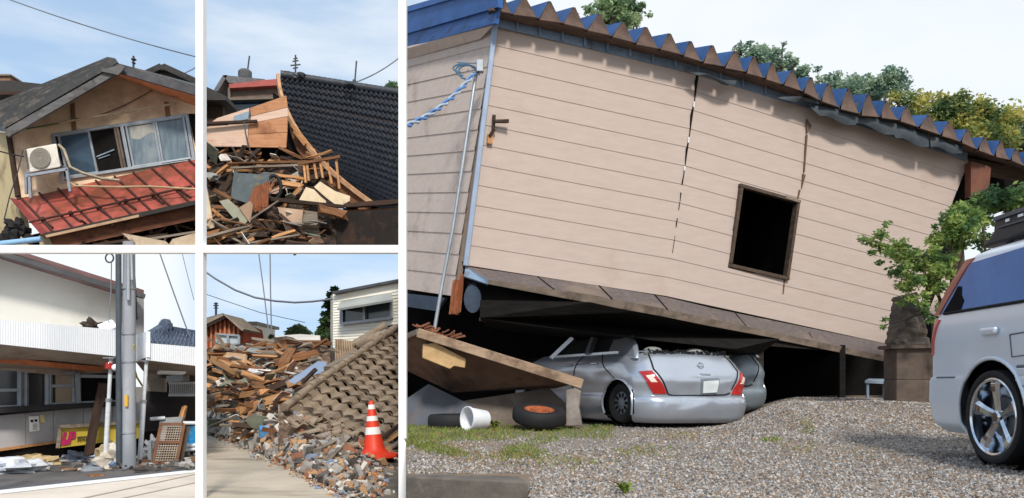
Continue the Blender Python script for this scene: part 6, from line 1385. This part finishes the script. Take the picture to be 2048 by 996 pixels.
for k in range(11):
    a, b = tf3(0, .04 + k * .088), tf3(0, .04 + (k + 1) * .088)
    vt.tube([a + tn3 * .05, b + tn3 * .07], [.065, .08], 8)
put(vt, 'verge_tiles', M_bt, tg_, smooth=50)
put(MB().beam(P(655, 738, 15.0), P(716, 704, 16.3), .16, .10, jit=.01), 'verge_timber', M_woodg, tg_)
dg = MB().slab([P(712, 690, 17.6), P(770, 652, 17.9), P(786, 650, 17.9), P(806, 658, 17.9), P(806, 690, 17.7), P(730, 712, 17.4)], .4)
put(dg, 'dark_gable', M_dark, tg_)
rt_ = MB()
for k in range(8):
    a, b = P(714 + k * 12.5, 690 - k * 4.2, 17.3), P(714 + (k + 1) * 12.5, 690 - (k + 1) * 4.2, 17.3)
    rt_.tube([a, b], [.12, .14], 8)
for k in range(6):
    a, b = P(706 + k * 11, 684 - k * 6.6 + 6, 17.5), P(706 + (k + 1) * 11, 684 - (k + 1) * 6.6 + 6, 17.5); rt_.tube([a, b], [.08, .09], 8)
put(rt_, 'ridge_tiles', M_bt, tg_, smooth=50)
for k in range(48):
    px = rs.uniform(598, 735); py = rs.uniform(842 + (px - 598) * .28, 872 + (px - 598) * .3); p = pileB(px, py) + V((0, -.15, .12))
    q = Matrix.Translation(p) @ Matrix.Rotation(rs.uniform(0, 6.3), 4, 'Z') @ Matrix.Rotation(rs.uniform(-.6, .6), 4, 'X')
    s_ = rs.uniform(.10, .17)
    put(MB().grid(lambda u, v: V(((u - .5) * 2 * s_, (v - .5) * 2 * s_, .035 * math.sin(u * 6.28))), 8, 2, back=V((0, 0, -.025))), 'loose_tile', M_bt, M=q, label='loose wavy brown grey tile slid off the foot of the tile roof', cat='tile', group='loose tiles at the foot of the tile roof', smooth=50)
# cone
co = root('traffic_cone', 'orange traffic cone with three white bands in front of the tile roof', 'traffic cone', P(750, 914, 12.3))
Mc = Matrix.Translation(P(749, 913, 12.3)) @ Matrix.Rotation(R(-3.5), 4, 'Y')
M_or = mat('cone_orange', S(226, 66, 36), S(206, 54, 30), sc_=3, rough=.5)
H_ = .86; rad = lambda z: lerp(.185, .035, z / H_)
put(MB().lathe([(0, .0)] + [(.34 * 1.0, .0), (.34, .03), (.24, .05), (.19, .09)] + [(rad(z) , z) for z in (.14, .5, H_ - .02)] + [(.025, H_), (0, H_)], 36, Mc), 'body', M_or, co, smooth=40)
bs = MB()
for a in range(4): pass
bs.slab([Mc @ V((math.cos(a * math.pi / 4 + .39) * .385, math.sin(a * math.pi / 4 + .39) * .385, .02)) for a in range(8)], V((0, 0, -.045)))
put(bs, 'base', M_or, co, bevel=.01)
for z0, z1 in ((.345, .455), (.55, .625), (.73, .80)):
    put(MB().lathe([(rad(z0) + .003, z0), (rad(z1) + .003, z1)], 36, Mc), 'white_band', mat('band_white', S(240, 236, 230), S(228, 224, 218), rough=.35), co, smooth=60)
# buildings and trees beyond
wb = root('white_building', 'white sided two storey building with awning over a wide dark window', 'building', P(735, 760, 21.5))
M_ws = mat('white_siding', S(244, 238, 224), S(236, 230, 214), sc_=1.5, rough=.8)
wbm = MB(); siding(wbm, [P(667, 588, 20.5), P(804, 562, 19.6), P(804, 720, 19.6), P(667, 716, 20.5)], 24, 8, lip=.02, back=.15)
put(wbm, 'wall', M_ws, wb)
put(MB().slab([P(666, 588, 20.6), P(660, 592, 24), P(660, 720, 24), P(666, 716, 20.6)], .1), 'side_wall', M_ws, wb)
put(MB().slab([P(664, 583, 20.3), P(806, 556, 19.4), P(806, 561, 19.4), P(664, 588, 20.3)], 3.0), 'roof_edge', mat('dark_parapet', S(84, 84, 88), S(62, 62, 66)), wb)
WB = lambda x: 20.5 - (x - 667) / 137 * .9
bwn = put(MB().slab([P(683, 618, WB(683) - .03), P(783, 600, WB(783) - .03), P(783, 636, WB(783) - .03), P(683, 648, WB(683) - .03)], .02), 'window', mat('window_blue_dark', S(56, 74, 82), S(40, 56, 64), sc_=1, rough=.12, spec=.7), wb)
f_ = MB()
for a, b in (((683, 618), (783, 600)), ((683, 648), (783, 636)), ((683, 618), (683, 648)), ((783, 600), (783, 636)), ((729, 610), (730, 643))): f_.beam(P(*a, WB(a[0]) - .08), P(*b, WB(b[0]) - .08), .08, .07)
put(f_, 'frame', M_alu, bwn)
put(MB().slab([P(684, 602, WB(684) - .05), P(783, 585, WB(783) - .05), P(784, 599, WB(783) - .75), P(676, 617, WB(676) - .75)], V((0, .02, -.05))), 'window_awning', mat('grey_awning', S(176, 178, 172), S(154, 156, 152), sc_=2), wb)
put(MB().slab([P(676, 618, WB(676) - .7), P(684, 602, WB(684) - .05), P(684, 620, WB(684) - .05)], .03), 'awning_cheek', mat('grey_awning', S(176, 178, 172)), wb)
cs = put(ribbed([P(671, 678, 19.0), P(715, 683, 18.6), P(722, 724, 18.6), P(671, 724, 19.0)], 10, .07), 'corrugated_sheet', mat('beige_corrugated', S(206, 182, 152), S(176, 148, 120), sc_=3, stain=S(150, 116, 90), ssc=2), label='beige corrugated sheet standing before the white building', cat='sheet')
rb_ = root('red_house', 'red board house with a grey gable roof at the left edge of the heap', 'house', P(445, 700, 22))
M_rb = mat('red_boards', S(172, 84, 52), S(136, 62, 40), sc_=3, st=(5, 5, .5), rough=.9, bump=.2)
put(MB().slab([P(398, 655, 22), P(406, 648, 22), P(446, 632, 22), P(482, 660, 22), P(482, 712, 22), P(398, 712, 22)], .2), 'wall', M_rb, rb_)
f_ = MB()
for k in range(8): f_.beam(P(414 + k * 9, 650 - 12 * (1 - abs(k - 3.4) / 3.4) + (5 if k > 4 else 0), 21.95), P(414 + k * 9, 710, 21.95), .05, .04)
put(f_, 'battens', mat('tan_batten', S(196, 132, 92), S(160, 100, 70)), rb_)
put(MB().slab([P(396, 648, 21.6), P(446, 627, 21.6), P(449, 630, 21.6), P(398, 655, 21.6)], 1.5).slab([P(444, 627, 21.6), P(449, 628, 21.6), P(488, 658, 21.6), P(484, 662, 21.6)], 1.5).slab([P(396, 640, 23), P(446, 626, 21.7), P(446, 630, 21.7), P(396, 655, 21.7)], .1), 'roof', mat('grey_brown_roof', S(150, 138, 124), S(116, 106, 96), sc_=6), rb_)
f_ = MB().slab([P(434, 668, 21.85), P(478, 671, 21.85), P(478, 688, 21.85), P(434, 692, 21.85)], .04)
wq_ = put(f_, 'window', mat('pale_house_window', S(196, 204, 208), S(160, 172, 180), sc_=2, rough=.3), rb_)
f_ = MB()
for a, b in (((434, 668), (478, 671)), ((434, 692), (478, 688)), ((434, 668), (434, 692)), ((456, 669), (456, 690)), ((478, 671), (478, 688))): f_.beam(P(*a, 21.8), P(*b, 21.8), .06, .05)
put(f_, 'frame', M_alu, wq_)
wh_ = root('white_house', 'small white house with a red tiled lower roof behind the red house', 'house', P(500, 700, 26))
put(MB().slab([P(472, 649, 25), P(512, 648, 25), P(512, 700, 25), P(472, 700, 25)], 2), 'upper_wall', M_ws, wh_)
put(MB().slab([P(470, 643, 24.9), P(514, 643, 24.9), P(514, 649, 24.9), P(470, 649, 24.9)], 2.4), 'flat_roof', mat('roof_band_grey', S(160, 156, 150), S(134, 130, 126)), wh_)
put(MB().slab([P(474, 652, 24.6), P(505, 652, 24.6), P(525, 661, 24.2), P(476, 661, 24.2)], .8), 'red_roof', mat('red_roof_tiles', S(170, 84, 62), S(134, 64, 48), sc_=6), wh_)
put(MB().slab([P(474, 661, 24.4), P(520, 662, 24.4), P(520, 700, 24.4), P(474, 700, 24.4)], .2), 'lower_wall', M_ws, wh_)
put(MB().slab([P(491, 677, 24.35), P(498, 677, 24.35), P(498, 690, 24.35), P(491, 690, 24.35)], .03), 'window', M_glass, wh_)
lowh = root('low_house', 'low house with a pale flat roof behind the debris heap', 'house', P(590, 700, 24))
put(MB().slab([P(548, 672, 23), P(600, 668, 23.5), P(640, 671, 23), P(640, 682, 22.5), P(566, 682, 22.5)], V((0, .1, -.08))), 'roof', mat('pale_roof', S(232, 230, 226), S(212, 210, 206)), lowh)
put(MB().slab([P(552, 680, 23.2), P(642, 680, 23.2), P(642, 715, 23.2), P(552, 715, 23.2)], .3), 'wall', mat('dull_wall', S(92, 86, 80), S(66, 62, 58)), lowh)  # plain grey brown wall colour
shd = root('brown_shed', 'low brown roofed shed in front of the pale roofed house', 'shed', P(620, 705, 21))
put(MB().slab([P(592, 680, 21.4), P(640, 680, 21.4), P(652, 692, 20.8), P(588, 691, 20.8)], V((0, .05, -.08))), 'roof', mat('brown_tin', S(146, 118, 98), S(116, 92, 78), sc_=3), shd)
put(MB().slab([P(590, 692, 21.0), P(650, 692, 21.0), P(650, 715, 21.0), P(590, 715, 21.0)], .2), 'wall', M_woodd, shd)
for pts, lb_ in (([(523, 690), (545, 676), (572, 672), (592, 684), (596, 705), (520, 706)], 'dark collapsed roof lump on the crest left of the brown shed'), ([(404, 708), (440, 694), (480, 688), (486, 706), (404, 716)], 'dark sloping roof remnant below the red house'), ([(640, 700), (664, 696), (668, 724), (642, 726)], 'dark stacked rubble block left of the corrugated sheet')):
    put(MB().slab([P(x, y, 19.6) for x, y in pts], .6), 'roof_remnant', mat('dark_remnant', S(82, 76, 72), S(50, 46, 44), sc_=5, bump=.8, bsc=10, stain=S(120, 104, 90), ssc=3), label=lb_, cat='roof remnant')
tree('pine_tree', 'tall ragged pine tree left of the white building', P(662, 760, 23.5), pxblobs([(656, 680, 14, 0), (668, 578, 7, 0), (664, 592, 10, .1), (658, 610, 10, .1), (663, 628, 12, .1), (652, 640, 11, 0), (662, 655, 13, .2), (640, 668, 10, .1), (650, 672, 16, .1), (636, 686, 9, .2), (666, 690, 14, .2), (672, 600, 7, .2), (648, 628, 6, 0), (645, 655, 8, .1), (652, 600, 5, .1)], 23.5), 3400, .085, [leafmat('pine_a', S(84, 112, 68)), leafmat('pine_b', S(58, 84, 52)), leafmat('pine_c', S(38, 58, 38))], .14)
tree('tree', 'round green bush tree on the skyline above the pale roof', P(595, 720, 25), pxblobs([(595, 662, 13, 0), (580, 667, 9, 0), (610, 667, 11, .2), (598, 656, 9, .1), (588, 660, 9, .1), (543, 674, 6, .1), (604, 660, 8, .1)], 25), 1500, .08, tg, .12)
at = MB(); at.beam(P(432, 640, 24), P(432, 605, 24), .05, .05)
for y, d_ in ((607, 4), (611, 5), (616, 4)): at.beam(P(432 - d_, y, 24), P(432 + d_, y, 24), .035, .035)
put(at, 'aerial', MC['wire_grey'], label='thin grey aerial above the red house', cat='aerial')
wire('power_wire', 'thick sagging overhead wire crossing the lower middle sky', [P(x, y, 17) for x, y in ((396, 533), (430, 557), (470, 580), (510, 595), (550, 602), (590, 605), (625, 603), (665, 598))], .022, MC['wire_grey'])
wire('power_wire', 'left of two nearly upright wires in the lower middle sky', [P(516, 496, 20), P(526, 570, 20), P(538, 668, 20)], .016, MC['wire_grey'])
wire('power_wire', 'right of two nearly upright wires in the lower middle sky', [P(540, 496, 20), P(541, 580, 20), P(543, 668, 20)], .018, MC['wire_grey'])
wire('power_wire', 'faint lower wire sagging behind the red house', [P(396, 583, 24), P(440, 598, 24), P(520, 625, 24), P(610, 645, 24)], .010, MC['wire_grey'])

# odd panels, cloth and cables lying in the two heaps
rs = random.Random(21)
pan_m = [mat('od_white', S(222, 218, 210), S(196, 190, 180), sc_=4, stain=S(150, 130, 110), ssc=3), mat('od_grey', S(150, 150, 148), S(120, 120, 118), sc_=4), mat('od_pink', S(206, 170, 146), S(176, 140, 118), sc_=4, stain=S(120, 92, 74), ssc=3), mat('od_green', S(136, 142, 122), S(106, 112, 96), sc_=4)]
def odd(fn, n, x0, x1, ylo, yhi, label, group):
    for k in range(n):
        x = rs.uniform(x0, x1); y = rs.uniform(ylo(x), yhi(x)); p = fn(x, y); s_ = rs.uniform(.10, .26) * p.y / 14
        q = Matrix.Translation(p) @ Matrix.Rotation(rs.uniform(0, 6.3), 4, 'Z') @ Matrix.Rotation(rs.gauss(.5, .5), 4, 'X') @ Matrix.Rotation(rs.gauss(0, .4), 4, 'Y')
        n_ = rs.choice((4, 5, 5, 6)); pts = [V((math.cos(6.283 * (i + rs.uniform(-.25, .25)) / n_) * s_ * rs.uniform(.7, 1.2), math.sin(6.283 * (i + rs.uniform(-.2, .2)) / n_) * s_ * rs.uniform(.4, .9), rs.uniform(-.02, .02))) for i in range(n_)]
        put(MB().slab(pts, V((0, 0, .02))), 'board_fragment', rs.choice(pan_m), M=q, label=label, cat='board fragment', group=group)
odd(lambda x, y: pileA(x, y) + V((0, -.25, .15)), 34, 406, 600, lambda x: 712, lambda x: yb(x) - 14, 'torn board fragment lying among the timbers of the heap beside the road', 'board fragments in the heap beside the road')
odd(lambda x, y: P(x, y, tmY(y) - .15), 26, 408, 640, lambda x: 305, lambda x: 488, 'torn board fragment lying in the heap below the plank wall', 'board fragments in the heap below the plank wall')
for k in range(7):
    x = rs.uniform(420, 580); y = rs.uniform(720, 850); p = pileA(x, y) + V((0, -.4, .2))
    wire('loose_cable', 'loose dark cable curling over the debris heap beside the road', [p + V((.12 * i + .08 * math.sin(i * 1.3 + k), .05 * math.sin(i), .10 * math.sin(i * .9 + k * 2))) for i in range(9)], .012, group='loose cables on the heap beside the road')
